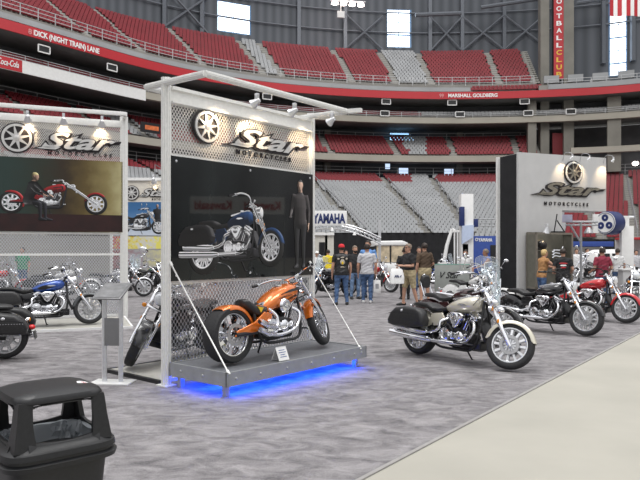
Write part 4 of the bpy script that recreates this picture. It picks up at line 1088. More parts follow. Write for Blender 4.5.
# ---- lectern ------------------------------------------------------------------------------------
lc = thing('lectern_sign', 'grey two-legged lectern sign with tilted panel beside the main booth', 'sign stand', V(-2.56, 7.9, 0), R(-6))
m = MB(); m.box((0, 0, .008), (.5, .3, .016), None, .004); m.build('base_plate', WHITE_ALU, lc)
for x in (-.105, .105): m = MB(); profile_bar(m, (x, 0, .016), (x, 0, 1.10), .04); m.build('post', ALU, lc)
PANG = mat('grey_lectern_panel', (.22, .22, .225), .4, .3, .06)
m = MB(); q = Matrix.Translation((0, .0, 1.13)) @ Matrix.Rotation(R(24), 4, 'X'); m.M = q; m.box((0, 0, 0), (.36, .42, .018), None, .004); m.build('panel', PANG, lc)
m = MB(q); m.box((0, .0, .012), (.31, .36, .006)); m.build('panel_face', mat('grey_text_sheet', (.2, .2, .205), .3, 0, .25, 14), lc)
m = MB(); m.box((0, -.02, .63), (.21, .012, .34), None, .003); m.build('lower_panel', PANG, lc)
m = MB()
for x in (-.105, .105): m.seg((x, 0, 1.05), (x, .06, 1.16), .03)
m.build('bracket', ALU, lc)

# ---- bikes in the rows ----------------------------------------------------------------------------
CHAMP = paint('champagne_paint', (.70, .66, .55), .3, .28)
BLK = paint('gloss_black_paint', (.010, .010, .012), .1, .15)
MAR = paint('dark_maroon_paint', (.035, .006, .008), .3, .2)
RED = paint('bright_red_paint', (.55, .015, .02), .2, .2)
BLU = paint('cobalt_blue_paint', (.015, .07, .33), .35, .2)
WHT = paint('pearl_white_paint', (.75, .75, .74), .1, .25)
SIL = paint('silver_paint', (.5, .5, .52), .6, .25)
hW = math.atan2(-.79, .61)
motorcycle('champagne cruiser with windshield and black hard saddlebags nearest the pale aisle', bike_center(front=V(2.56, 8.68, 0), hd=hW), hW, CHAMP, 'cruisers and choppers on show', 6, steer=27, spokes=12)
motorcycle('dark maroon cruiser with padded backrest partly hidden behind the champagne cruiser', V(2.52, 11.4, 0), hW, MAR, 'cruisers and choppers on show', 6, steer=10, bags=False, shield=False, backrest=True, spokes=12, pm={'front_fender': BLK})
motorcycle('gloss black cruiser without windshield between the champagne and the red cruisers', bike_center(front=V(5.0, 12.05, 0), hd=hW), hW, BLK, 'cruisers and choppers on show', 6, steer=8, bags=False, shield=False, mirrors=False, spokes=12, bars='drag', pm={'handlebar': BLACKM, 'lever': BLACKM})
motorcycle('bright red cruiser at the far right end of the row', bike_center(front=V(6.76, 14.15, 0), hd=hW), hW, RED, 'cruisers and choppers on show', 6, steer=8, bags=False, shield=False, mirrors=False, spokes=12, bars='drag', pm={'handlebar': BLACKM, 'lever': BLACKM})
motorcycle('white cruiser whose rear fender shows behind the maroon cruiser, by the script sign', bike_center(rear=V(3.55, 17.3, 0), hd=hW), hW, WHT, 'cruisers and choppers on show', 6, bags=False, shield=False, mirrors=False)
hb_ = LANG + .0
motorcycle('cobalt blue and black cruiser on the plinth before the left booth', bike_center(front=V(-4.92, 13.65, .04), hd=hb_), hb_, BLU, 'cruisers and choppers on show', 5, steer=10, bags=True, shield=False, mirrors=False, spokes=12, pm={'front_fender': mat('graphite_paint', (.09, .095, .10), .25, .4, .05), 'side_cover': BLK}, flame=True)
hl_ = math.atan2(-.25, -1.)
motorcycle('black cruiser cut by the left picture edge, studded saddlebag toward the blue cruiser', bike_center(rear=V(-4.72, 9.6, 0), hd=hl_), hl_, BLK, 'cruisers and choppers on show', 4, bags=True, shield=False, studs=True)
motorcycle('white touring cruiser between the script sign and the tank-top man', V(4.72, 18.7, 0), math.atan2(-.9, -.2), WHT, 'cruisers and choppers on show', 6, bags=True, shield=True)
motorcycle('black touring cruiser behind the man in the red cap', V(.35, 22.2, 0), math.atan2(-.55, -.8), BLK, 'cruisers and choppers on show', 6, bags=True, shield=True)
motorcycle('red and chrome cruiser parked by the white cart, between the standing men', V(1.95, 24.8, 0), math.atan2(-.6, .7), RED, 'cruisers and choppers on show', 6, bags=False, shield=False, solo=False, fax=.95, spokes=12)
motorcycle('black cruiser before the far blue-poster booth', V(-6.6, 24.9, 0), math.atan2(-.6, .75), BLK, 'cruisers and choppers on show', 6, bags=False, shield=False)
motorcycle('maroon cruiser beside the far blue-poster booth, partly behind the black cruiser', V(-8.1, 26.7, 0), math.atan2(-.6, .75), MAR, 'cruisers and choppers on show', 6, bags=False, shield=True)
motorcycle('black cruiser at the right picture edge beyond the red cruiser', V(8.55, 17.6, 0), math.atan2(-.9, -.35), BLK, 'cruisers and choppers on show', 6, bags=False, shield=False, steer=-8)
motorcycle('silver chopper with long raked fork on the white plinth by the man in maroon', V(10.65, 25.3, .30), math.atan2(-.62, -.78), SIL, 'cruisers and choppers on show', 3, chop=True, fr=.33, fw=.05, rr=.33, rw=.12, fax=1.15, rax=-.78, rake=44, flen=1.1,
           spokes=9, tank='chop', bags=False, shield=False, mirrors=True, bars='drag', solo=True, pipes='short', radiator=False)
pl2 = thing('show_plinth', 'white plinth under the silver chopper', 'platform', V(10.6, 25.2, 0), math.atan2(-.62, -.78))
m = MB(); m.box((0.1, 0, .15), (2.5, 1.1, .29), None, .01); m.build('top', WHITE, pl2)
m = MB(); m.box((.1, 0, .02), (2.56, 1.16, .04)); m.build('foot_strip', STEEL, pl2)
motorcycle('blue sport cruiser beyond the brown-shirted man', V(5.0, 27.0, 0), math.atan2(-.3, .95), BLU, 'cruisers and choppers on show', 6, bags=False, shield=True)
# cruisers seen through the left booth's mesh
motorcycle('red cruiser seen through the left mesh, leftmost', V(-10.4, 20.5, 0), .35, RED, 'cruisers and choppers on show', 6, bags=False, shield=True)
motorcycle('white cruiser seen through the left mesh behind the blue tank', V(-8.3, 20.6, 0), .35, WHT, 'cruisers and choppers on show', 6, bags=True, shield=False)
motorcycle('silver cruiser seen through the left mesh near the right post', V(-6.9, 21.8, 0), .35, SIL, 'cruisers and choppers on show', 6, bags=False, shield=True)
motorcycle('white cruiser beyond the man in yellow, left of the black touring cruiser', V(.0, 29.0, 0), -2.4, WHT, 'cruisers and choppers on show', 6, bags=False, shield=True)
# ------------------------------------------------------------------ stadium bowl
PTS = [V(-66, -4, 0), V(-55, 10, 0), V(-44, 24, 0), V(-33.5, 37.6, 0), V(-24.5, 48.9, 0), V(-15.6, 60.6, 0), V(-8, 66.6, 0), V(0, 69.9, 0), V(9, 71.8, 0), V(18, 72, 0), V(27, 70.8, 0), V(34.2, 68.5, 0), V(45, 62.5, 0), V(58, 52, 0), V(70, 41, 0)]
_c = spline(PTS, 40); BASE = [_c[0]]; acc = 0.; STEP = .5
for i in range(1, len(_c)):
    dd = (_c[i] - _c[i - 1]).length; p = _c[i - 1]; q = _c[i]; t = 0
    while acc + dd - t >= STEP:
        t += STEP - acc; acc = 0; BASE.append(p.lerp(q, t / dd))
    acc += dd - t
NB = len(BASE); NRM = []
for i in range(NB):
    t = (BASE[min(i + 4, NB - 1)] - BASE[max(i - 4, 0)]).normalized(); NRM.append(V(-t.y, t.x, 0))
def bp3(i, o, z):
    i = max(0, min(NB - 1.001, i)); k = int(i); f = i - k
    return BASE[k].lerp(BASE[k + 1], f) + NRM[k].lerp(NRM[k + 1], f) * o + V(0, 0, z)
def pxy(p): return 320 + p.x / p.y * F, HY - (p.z - CAMZ) / p.y * F
def idx_px(px, o=0., z=0.):
    best, bi = 1e9, 0
    for i in range(NB):
        p = bp3(i, o, 0)
        if p.y > 5 and abs(pxy(p)[0] - px) < best: best = abs(pxy(p)[0] - px); bi = i
    return bi
def sweep(name, prof, m, i0=0, i1=None, step=2, kind=True, parent=None, closed=False):
    i1 = NB - 2 if i1 is None else i1
    mb = MB(); ids = list(range(i0, i1, step)) + [i1]; n = len(prof); vs = []; fs = []
    for i in ids: vs += [bp3(i, o, z) for o, z in prof]
    for a in range(len(ids) - 1):
        for b in range(n if closed else n - 1):
            c = (b + 1) % n
            fs.append((a * n + b, (a + 1) * n + b, (a + 1) * n + c, a * n + c))
    if closed: fs.append(tuple(range(n))); fs.append(tuple((len(ids) - 1) * n + b for b in range(n))[::-1])
    mb.add(vs, fs); o = mb.build(name, m, parent, smooth=0, fix=closed)
    if kind: struct(o)
    return o
STC = mat('stand_concrete', (.30, .29, .27), .8, 0, .12, .4)
BEAMC = mat('tan_concrete_beam', (.40, .375, .32), .8, 0, .08, .3)
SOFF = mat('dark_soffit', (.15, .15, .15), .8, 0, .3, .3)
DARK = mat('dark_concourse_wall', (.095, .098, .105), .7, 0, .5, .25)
GRAYB = mat('grey_fascia', (.34, .35, .36), .6, 0, .1, .3)
RIB = mat('red_fascia', (.48, .02, .03), .5, 0, .06, .3)
SEATG = mat('grey_seat_plastic', (.40, .41, .42), .5, 0, .1, .5)
SEATR = mat('red_seat_plastic', (.25, .018, .028), .5, 0, .12, .5)
RAILM = mat('pale_rail_metal', (.50, .51, .52), .5, .2, .05)

I_L, I_R = idx_px(-60), idx_px(690)
LOW = [(-16 + .64 * k, 2.4 + .256 * k) for k in range(30)]
CLUB = [(1.3 + .6 * k, 12.25 + .352 * k) for k in range(8)]
UPP = [(1.6 + .6 * k, 20.6 + .412 * k) for k in range(16)]
SIDE = [(.3, 19.36), (.9, 19.7)]
SUITE = [(1.5, 16.75), (2.3, 17.1)]
def steps(rows, tail, rise, head=None):
    pr = list(head or [])
    w_ = rows[1][0] - rows[0][0]
    for o, z in rows: pr += [(o, z), (o + w_, z)]
    return pr + tail
IC = idx_px(545)                                   # club seating stops here
sweep('lower_tier', steps(LOW, [(8, 10.1)], .32, [(-16, 0)]), STC)
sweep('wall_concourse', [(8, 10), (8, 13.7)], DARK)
sweep('trim_2', [(1, 11.6), (1, 12.3), (1.3, 12.3), (1.3, 11.6)], BEAMC, 0, IC, closed=True)
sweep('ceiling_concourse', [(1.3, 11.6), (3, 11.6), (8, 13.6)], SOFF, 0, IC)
sweep('club_tier', steps(CLUB, [(9, 15.0)], .47), STC, 0, IC)
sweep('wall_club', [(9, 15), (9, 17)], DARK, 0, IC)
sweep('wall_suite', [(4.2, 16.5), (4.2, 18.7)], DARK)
sweep('trim_3', [(1, 16.0), (1, 16.65), (1.5, 16.65), (1.5, 16.0)], BEAMC, closed=True)
sweep('floor_suite', [(1.5, 16.6), (1.9, 16.75), (1.9, 17.1), (2.7, 17.1), (2.7, 16.7), (4.3, 16.7)], STC)
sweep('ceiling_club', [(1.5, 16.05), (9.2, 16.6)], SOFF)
IE = idx_px(531, 6)
sweep('upper_tier', steps(UPP, [(12.3, 27.2)], .55, [(.15, 19.3), (.15, 19.36), (1.5, 19.5), (1.6, 20.2)]), STC, 0, IE)
sweep('side_deck', [(.15, 19.3), (.15, 19.9), (12.3, 19.9)], STC, IE)
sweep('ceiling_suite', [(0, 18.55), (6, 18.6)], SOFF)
# right part: dark openings instead of the club seats
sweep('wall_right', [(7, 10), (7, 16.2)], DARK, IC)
sweep('trim_4', [(.8, 12.3), (.8, 12.95), (1.4, 12.95), (1.4, 12.3)], BEAMC, idx_px(574), closed=True)
# red ribbon with its lettering, grey band above it
rb = sweep('fascia_ribbon', [(0, 18.55), (0, 19.35), (.15, 19.35), (.15, 18.55)], RIB, closed=True)
sweep('trim_5', [(.02, 19.4), (.02, 19.85), (.15, 19.85), (.15, 19.4)], GRAYB, 0, idx_px(470), closed=True)
sweep('trim_7', [(.02, 19.4), (.02, 19.95), (.15, 19.95), (.15, 19.4)], GRAYB, idx_px(550), closed=True)
WHT_L = mat('white_lettering', (.85, .85, .84), .5, 0, 0)
def ribbon_text(body, px0, px1, z, h, m, parent, o=-.03, name='ribbon_lettering'):
    i0, i1 = idx_px(px0), idx_px(px1); p0, p1 = bp3(i0, o, z), bp3(i1, o, z); d = p1 - p0; L = d.length; d.normalize(); nrm = V(-d.y, d.x, 0)
    t = fit_text(body, 0, L, 0, h, .02, .03)
    out = MB()
    # follow the curve of the fascia
    out.v = [bp3(i0 + (i1 - i0) * v.x / L, o, z + v.z) + NRM[int(i0)] * v.y for v in t.v]; out.f = t.f; out.m = t.m
    ob = out.build(name, m, parent, smooth=0)
    return ob
ribbon_text('81', 28, 33, 18.72, .42, mat('pale_red_lettering', (.65, .25, .25), .5, 0, 0), rb)
ribbon_text('DICK (NIGHT TRAIN) LANE', 35, 101, 18.72, .44, WHT_L, rb)
ribbon_text('99', 440, 444.5, 18.72, .42, MATS['pale_red_lettering'], rb)
ribbon_text('MARSHALL GOLDBERG', 446, 497, 18.74, .40, WHT_L, rb)
# white display board along the suite beam at left
wb_ = sweep('ribbon_board', [(.9, 15.75), (.9, 16.75), (.99, 16.75), (.99, 15.75)], WHITE, idx_px(-30), idx_px(146, 1), closed=True, kind=False)
tag(wb_, 'long white display board under the left suites with red cola script', 'sign board')
i0, i1 = idx_px(-8, .9), idx_px(23, .9)
rp_ = sweep('red_field', [(.86, 15.78), (.86, 16.72), (.89, 16.72), (.89, 15.78)], RIB, i0, i1, closed=True, kind=False, parent=wb_)
t = fit_text('Coca-Cola', 0, 1, 0, .5, .02, .01, .25)
i0 = idx_px(-1, .9); q = MB(); q.v = [bp3(i0 + (i1 - i0 - .6) * v.x, .83, 16.05 + v.z) + NRM[i0] * v.y for v in t.v]; q.f = t.f; q.m = t.m
q.build('script_lettering', WHT_L, wb_, smooth=0)

# guard rails
def rail(label, o, z, h, i0=0, i1=None, bars=3, step=4, solid=None):
    i1 = i1 or NB - 2; mb = MB()
    for k in range(bars):
        zz = z + h * (k + 1) / bars
        mb.tube([bp3(i, o, zz) for i in range(i0, i1, 3)], .035, 4)
    for i in range(i0, i1, step): mb.seg(bp3(i, o, z), bp3(i, o, z + h), .06)
    ob = mb.build('guard_rail', RAILM, None, smooth=0); tag(ob, label, 'railing'); return ob
rail('pale guard rail along the foot of the upper deck, above the red ribbon', .25, 20.1, .95, 0, idx_px(546), bars=3, step=3)
rail('pale guard rail on the open deck right of the red vertical banner', .3, 19.9, .65, idx_px(549), bars=2, step=3)
rail('pale guard rail behind the top row of the lower bowl', 3.4, 10.1, 1.1)
rail('pale guard rail behind the club seats of the middle tier', 6.4, 14.8, 1.0, 0, IC)
rail('thin guard rail in front of the suites above the tan beam', 1.3, 16.7, .6)

# seats --------------------------------------------------------------------------------------------
A_LOW = [idx_px(p, -6) for p in (-40, 40, 120, 190, 262, 330, 401, 449, 520, 583, 628, 670)]
A_CLUB = [idx_px(p, 3) for p in (20, 90, 140, 200, 262, 326, 395, 453, 516)]
A_UPP = [idx_px(p, 6) for p in (-30, 62, 118, 186, 250, 272, 344, 390, 423, 494, 528)]
def seat_tmpl(facing, m):
    pass
def seat_geo(p, nrm, k=1.):
    """folding seat on the step at p, facing the field (-nrm)"""
    t = V(nrm.y, -nrm.x, 0); out = []
    def bx_(c, a, b, e): return [c + t * (sx * a) + nrm * (sy * b) + V(0, 0, sz * e) for sx in (-1, 1) for sy in (-1, 1) for sz in (-1, 1)]
    A = bx_(p + nrm * -.02 + V(0, 0, .33), .18, .165, .03)
    b = bx_(p + nrm * .17 + V(0, 0, .50), .18, .025, .17); b = [q + nrm * (.05 if q.z > p.z + .5 else 0) for q in b]
    return A, b
FC = [(0, 1, 3, 2), (4, 6, 7, 5), (0, 4, 5, 1), (2, 3, 7, 6), (1, 5, 7, 3), (0, 2, 6, 4)]
cand = []; rest = {'g': MB(), 'r': MB()}
def colour_low(i, k, px):
    if px > 565: return 'r'
    return 'r' if k >= 25 and not (412 < px < 436) else 'g'
def colour_club(i, k, px):
    if 404 < px < 427: return 'g' if not (404 < px < 409 and k < 2) else 'r'
    if px < 165 and 130 < px + k * 5 < 160: return 'g'
    return 'r'
def colour_upp(i, k, px):
    return 'g' if (A_UPP[4] < i < A_UPP[5] or A_UPP[7] < i < A_UPP[8]) else 'r'
SCNT = 0
for rows, aisles, colf, tier, iend in ((LOW, A_LOW, colour_low, 'low', I_R), (CLUB, A_CLUB, colour_club, 'club', IC - 1), (UPP, A_UPP, colour_upp, 'upp', idx_px(527, 6)), (SUITE, [], lambda i, k, px: 'r' if px < 420 else 'g', 'suite', I_R), (SIDE, [], lambda i, k, px: 'r' if px > 472 else None, 'side', idx_px(545))):
    for k, (o, z) in enumerate(rows):
        i = float(I_L)
        while i < iend:
            a = bp3(i, o + .34, 0); b = bp3(i + 1, o + .34, 0); ds = max(.1, (b - a).length)
            if all(abs(i - q) * ds > .42 for q in aisles):
                p = bp3(i, o + .34, z); n_ = NRM[int(i)]
                px, py = pxy(p)
                if -40 < px < 690 and py > -25:
                    c = colf(i, k, px)
                    if c: cand.append((p, n_, c, tier, px, py))
            i += .43 / ds
print('SEATS', len(cand))
vis = [c for c in cand if c[3] == 'low' and c[2] == 'g' and ((322 < c[4] < 455 and c[5] < 231) or (478 < c[4] < 495 and c[5] < 225))]
vis.sort(key=lambda c: c[0].length); chosen = set(id(c) for c in vis[:300])
for c in cand:
    if id(c) in chosen: continue
    A, b = seat_geo(c[0], c[1]); mbq = rest[c[2]]; mbq.add(A, FC); mbq.add(b, FC)
og = rest['g'].build('stadium_seats', SEATG, None, smooth=0, fix=False); tag(og, 'grey stadium seats filling most of the lower bowl and two upper blocks', 'seats', None, 'stuff')
orr = rest['r'].build('stadium_seats', SEATR, None, smooth=0, fix=False); tag(orr, 'red stadium seats of the upper deck, club tier and top rows', 'seats', None, 'stuff')
A, b = seat_geo(V(0, 0, 0), V(0, 1, 0)); q = MB(); q.add(A, FC); q.add(b, FC); sm_ = q.mesh('stadium_seat', SEATG, 0, False)
for c in vis[:300]:
    s1 = bpy.data.objects.new('stadium_seat', sm_); COL.objects.link(s1); s1.location = c[0]; s1.rotation_euler = (0, 0, math.atan2(-c[1].x, c[1].y))
    tag(s1, 'grey folding stadium seat in the nearest rows of the lower bowl', 'seat', 'grey seats in the front rows of the lower bowl')
# aisle stairs with handrails
for aisles, rows, tier in ((A_LOW, LOW, 'lower bowl'), (A_UPP, UPP, 'upper deck'), (A_CLUB, CLUB, 'club tier')):
    mb = MB(); hr = MB()
    for ai in aisles:
        if tier == 'club tier' and ai > IC: continue
        for k, (o, z) in enumerate(rows):
            for f_ in (0, 1):
                p = bp3(ai, o + .15 + .3 * f_, z + .06 - .05 * f_); n_ = NRM[int(ai)]; t_ = V(n_.y, -n_.x, 0)
                mb.loft([[p + t_ * sx + n_ * sy + V(0, 0, zz) for sx, sy in ((-.36, -.15), (.36, -.15), (.36, .15), (-.36, .15))] for zz in (-.1, .05)])
        if tier == 'lower bowl':
            hr.tube([bp3(ai, o, z + 1.0) for o, z in rows[:25]], .05, 4)
            for o, z in rows[:25:3]: hr.seg(bp3(ai, o, z), bp3(ai, o, z + 1.0), .06)
    struct(mb.build('stair_' + tier.replace(' ', '_'), mat('aisle_concrete', (.40, .39, .36), .8, 0, .08, .5), None, smooth=0))
    if hr.v: tag(hr.build('aisle_handrail', STEEL, None, smooth=0), 'dark handrails running down the aisles of the lower bowl', 'railing')

# back wall with tall windows -------------------------------------------------------------------------
def ribwall():
    m, nt, b = new_mat('ribbed_steel_wall'); N = nt.nodes.new; Lk = nt.links.new
    tc = N('ShaderNodeTexCoord'); wv = N('ShaderNodeTexWave'); wv.inputs['Scale'].default_value = .5; wv.inputs['Distortion'].default_value = .3; wv.bands_direction = 'DIAGONAL'
    mp = N('ShaderNodeMapping'); mp.inputs['Scale'].default_value = (1, .6, 0); Lk(tc.outputs['Object'], mp.inputs[0]); Lk(mp.outputs[0], wv.inputs[0])
    rp = N('ShaderNodeValToRGB'); rp.color_ramp.elements[0].color = (.075, .085, .10, 1); rp.color_ramp.elements[1].color = (.125, .138, .16, 1); Lk(wv.outputs['Fac'], rp.inputs[0])
    Lk(rp.outputs[0], b.inputs['Base Color']); b.inputs['Roughness'].default_value = .6
    return m
RW = ribwall(); WO = 12.3
wins = []
for (x0, x1, y0, y1) in ((215, 249, 3, 33), (385, 409, 9.5, 47.5), (607, 627, -40, 76), (218, 250, -40, -3)):
    i0, i1 = idx_px(x0, WO), idx_px(x1, WO); Y = bp3((i0 + i1) / 2, WO, 0).y
    wins.append((i0, i1, CAMZ + (HY - y1) / F * Y, CAMZ + (HY - y0) / F * Y))
mb = MB(); WTOP = 46.
for i in range(I_L - 20, min(NB - 2, I_R + 30)):
    segs = [(20., WTOP)]
    for (a, b, z0, z1) in wins:
        if a <= i < b:
            ns = []
            for (s0, s1) in segs:
                if z0 > s0: ns.append((s0, min(s1, z0)))
                if z1 < s1: ns.append((max(s0, z1), s1))
            segs = ns
    for s0, s1 in segs:
        if s1 - s0 > .01: mb.add([bp3(i, WO, s0), bp3(i + 1, WO, s0), bp3(i + 1, WO, s1), bp3(i, WO, s1)], [(0, 1, 2, 3)])
struct(mb.build('wall_back', RW, None, smooth=0, fix=False))
WGL = mat('daylit_pane', (.7, .8, .95), .3, 0, .0, emit=(.80, .90, 1.), estr=2.6)
BFR = mat('blue_window_frame', (.16, .28, .45), .5, .2, .1)
for n_, (a, b, z0, z1) in enumerate(wins):
    z1 = min(z1, WTOP)
    g = MB(); g.add([bp3(a, WO + .3, z0), bp3(b, WO + .3, z0), bp3(b, WO + .3, z1), bp3(a, WO + .3, z1)], [(0, 1, 2, 3)])
    go = struct(g.build('window_%d' % (n_ + 1), WGL, None, smooth=0, fix=False))
    f = MB()
    for i in (a, b, (a + b) / 2): f.seg(bp3(i, WO + .1, z0), bp3(i, WO + .1, z1), .2 if i != (a + b) / 2 else .07)
    zz = [z0, z1]; nz_ = max(2, int((z1 - z0) / 1.6))
    for k in range(1, nz_): zz.append(z0 + (z1 - z0) * k / nz_)
    for k, z in enumerate(zz): f.seg(bp3(a, WO + .1, z), bp3(b, WO + .1, z), .16 if k % 2 == 0 else .08)
    f.build('window_frame', BFR, go, smooth=0)
# steel work on the back wall
mb = MB()
for px in (40, 165, 205, 300, 345, 430, 463, 505, 600, 634):
    i = idx_px(px, WO - .6); mb.seg(bp3(i, WO - .5, 25), bp3(i, WO - .5, WTOP), .55, .45)
for z in (30, 32.6, 36.5):
    mb.tube([bp3(i, WO - .35, z) for i in range(I_L, I_R, 4)], .11, 6)
for a, b in ((430, 463), (463, 505), (505, 545), (165, 205), (345, 380)):
    mb.tube([bp3(idx_px(a, WO), WO - .7, 27.5), bp3(idx_px(b, WO), WO - .7, 32)], .14, 6); mb.tube([bp3(idx_px(a, WO), WO - .7, 32), bp3(idx_px(b, WO), WO - .7, 27.5)], .14, 6)
mb.tube([bp3(idx_px(418, 8), 9, 31.3), bp3(idx_px(462, 8), 9, 31.5)], .28, 8); mb.tube([bp3(idx_px(480, 8), 8, 31.8), bp3(idx_px(548, 8), 8, 32.6)], .25, 8); mb.tube([bp3(idx_px(575, 8), 8, 31.6), bp3(idx_px(640, 8), 8, 32)], .25, 8)
struct(mb.build('trim_6', mat('wall_steelwork', (.16, .175, .20), .5, .3, .1), None, smooth=0))
# inner ceiling beams above the left deck
COLC = mat('column_concrete', (.22, .21, .185), .85, 0, .12, .6)
for px, w_, oo, z1 in ((545, .95, 3.2, 46), (569.5, 1.1, 3.2, 46)):
    i = idx_px(px, oo); p = bp3(i, oo, 0); n_ = NRM[i]; m = MB(); m.box((p.x, p.y, z1 / 2), (w_, 1.8, z1), Matrix.Rotation(math.atan2(-n_.x, n_.y), 3, 'Z'))
    struct(m.build('column', COLC, None, smooth=0))
for px, w_, z1 in ((615.5, 1.1, 18.5), (608, .6, 18.5), (531, .9, 18.5), (457, .7, 16), (326, .7, 16), (285, .7, 16)):
    oo = 1.8 if px > 500 else 7.2; i = idx_px(px, oo); p = bp3(i, oo, 0); n_ = NRM[i]; m = MB(); z0 = 10.2
    m.box((p.x, p.y, (z0 + z1) / 2), (w_, 1.0, z1 - z0), Matrix.Rotation(math.atan2(-n_.x, n_.y), 3, 'Z')); struct(m.build('column', COLC, None, smooth=0))
# banner
i = idx_px(556.5, 2.6); p = bp3(i, 2.4, 0); Yb = p.y; zt, zb = 36., CAMZ + (HY - 79) / F * Yb
bn = thing('hanging_banner', 'tall red vertical banner with white and yellow letters between concrete columns', 'banner', (p.x, p.y, zb), math.atan2(-NRM[i].x, NRM[i].y))
m = MB(); m.box((0, 0, (zt - zb) / 2), (1.15, .06, zt - zb)); m.build('cloth', RIB, bn)
m = MB(); m.box((0, .1, (zt - zb) / 2 - .3), (1.55, .06, zt - zb + .9)); m.build('backing', BLACKF, bn)
YL = mat('yellow_lettering', (.75, .5, .05), .5, 0, 0)
ws_ = list('FOOTBALL') ; wy = list('CLUB'); zz = .28; pitch = 12.2 / F * Yb * .98
seq = [(c, YL) for c in wy[::-1]] + [(c, WHT_L) for c in ws_[::-1]]
for k, (c, mm) in enumerate(seq):
    t = fit_text(c, -.3, .3, zz + k * pitch * .61, .52, .01, .03, 0, -.045); t.build('letter', mm, bn, smooth=0)
# lower red banner behind the tower
i = idx_px(557, 2.6); p = bp3(i, 3, 0); m = MB(); m.box((p.x, p.y, 12.9), (1.35, .1, 4.2)); tag(m.build('wall_banner', mat('dark_red_banner', (.16, .015, .02), .6, 0, .1), None, smooth=0), 'short red banner on the dark wall above the white tower booth', 'banner')
# white framed monitors under the soffits
for px, z, o in ((41, 17.9, .3), (110, 17.9, .3), (385, 17.0, .9), (462, 17.0, .9), (528, 17.0, .9), (570, 17.0, .9), (386, 18.2, .3), (453, 18.2, .3), (523, 18.2, .3), (268, 17.9, .4)):
    i = idx_px(px, o); p = bp3(i, o, z); rz = math.atan2(-NRM[i].x, NRM[i].y)
    where = 'on the tan beam' if z < 17.5 else 'hung under the red ribbon'
    e = thing('monitor', 'white-framed screen %s %s' % (where, {41: 'under the long name at far left', 110: 'past the end of the long name at left', 385: 'below the middle window', 462: 'below the second long name', 528: 'left of the red banner', 570: 'right of the red banner', 386: 'below the middle window', 453: 'at the start of the second name', 523: 'left of the red banner', 268: 'above the main booth canopy'}[px]), 'screen', p, rz, 'white-framed screens on the stands')
    m = MB()
    for a, b in (((-.5, -.28), (.5, -.28)), ((-.5, .28), (.5, .28)), ((-.5, -.28), (-.5, .28)), ((.5, -.28), (.5, .28))): m.seg((a[0], -.05, a[1]), (b[0], -.05, b[1]), .09)
    m.build('frame', WHITE, e, smooth=0); m = MB(); m.box((0, 0, 0), (.96, .06, .54)); m.build('screen', BLACKP, e, smooth=0)
# lit concourse signs
SCR = mat('lit_blue_screen', (.1, .3, .6), .4, 0, 0, emit=(.35, .65, 1.), estr=1.6)
for px0, px1, py0, py1, lab in ((388, 413, 137.5, 141.5, 'lit blue screen strip behind the middle of the club tier'), (388, 408, 133, 134.3, 'thin lit strip above the blue screen behind the club tier')):
    i0, i1 = idx_px(px0, 7.4), idx_px(px1, 7.4); Y = bp3(i0, 7.4, 0).y; z0, z1 = CAMZ + (HY - py1) / F * Y, CAMZ + (HY - py0) / F * Y
    sweepo = sweep('lit_screen', [(7.3, z0), (7.3, z1), (7.4, z1), (7.4, z0)], SCR, i0, i1, kind=False, closed=True); tag(sweepo, lab, 'screen')
PALE = mat('lit_pale_sign', (.5, .6, .75), .4, 0, 0, emit=(.6, .75, 1.), estr=.9)
for px0, px1, py0, py1, lab in ((384, 389, 162, 169, 'small lit white sign in the dark concourse, left of the doorway'), (398, 407, 168, 176, 'lit doorway panel in the middle of the dark concourse'), (445, 454, 169, 178, 'pale blue sign in the dark concourse at right')):
    i0, i1 = idx_px(px0, 5), idx_px(px1, 5); Y = bp3(i0, 5, 0).y; z0, z1 = CAMZ + (HY - py1) / F * Y, CAMZ + (HY - py0) / F * Y
    tag(sweep('lit_sign', [(4.9, z0), (4.9, z1), (5, z1), (5, z0)], PALE, i0, i1, 1, kind=False, closed=True), lab, 'sign')
i0 = idx_px(637, 3); p = bp3(i0, 4, 11.3); m = MB(); m.ell(p, (.35, .35, .25), 10, 6); tag(m.build('concourse_lamp', mat('lamp_glow', (1, .9, .8), .4, 0, 0, emit=(1, .85, .8), estr=8), None), 'bright lamp under the dark concourse at the right edge', 'lamp')
i0 = idx_px(137, 3.4); p = bp3(i0, .95, 13.25); 
sg = thing('concourse_sign', 'black sign with orange lettering strip beside the left booth post', 'sign', p, math.atan2(-NRM[i0].x, NRM[i0].y)); m = MB(); m.box((0, 0, 0), (2.1, .1, .95)); m.build('board', BLACKM, sg, smooth=0); m = MB(); m.box((.15, -.06, .0), (1.5, .02, .42)); m.build('letter_strip', mat('orange_strip', (.65, .16, .05), .5, 0, .3, 4), sg, smooth=0)
# floodlight
i0 = idx_px(345, 9); p = bp3(i0, 8, 31.9)
fl = thing('floodlight', 'bright floodlight under the roof above the middle of the upper deck', 'lamp', p, math.atan2(-NRM[i0].x, NRM[i0].y))
m = MB(); m.box((0, 0, .35), (4.4, .5, .12)); m.tube([(0, .1, .3), (0, 4, 2.5)], .1, 6); m.build('bracket', STEEL, fl)
for k in range(4): m = MB(); m.lathe([(.1, .35), (.35, .1), (.42, -.15), (.36, -.12), (.05, -.1)], (-1.65 + 1.1 * k, -.1, 0), 'z', 14); lmp = m.build('lamp_head', MATS['lamp_glow'], fl)
m = MB(); m.box((-.9, -.1, -1.4), (.9, .2, .8)); m.tube([(-.9, -.1, -1.0), (-.9, -.1, .3)], .05, 6); m.build('loudspeaker_box', WHITE, fl, smooth=0)
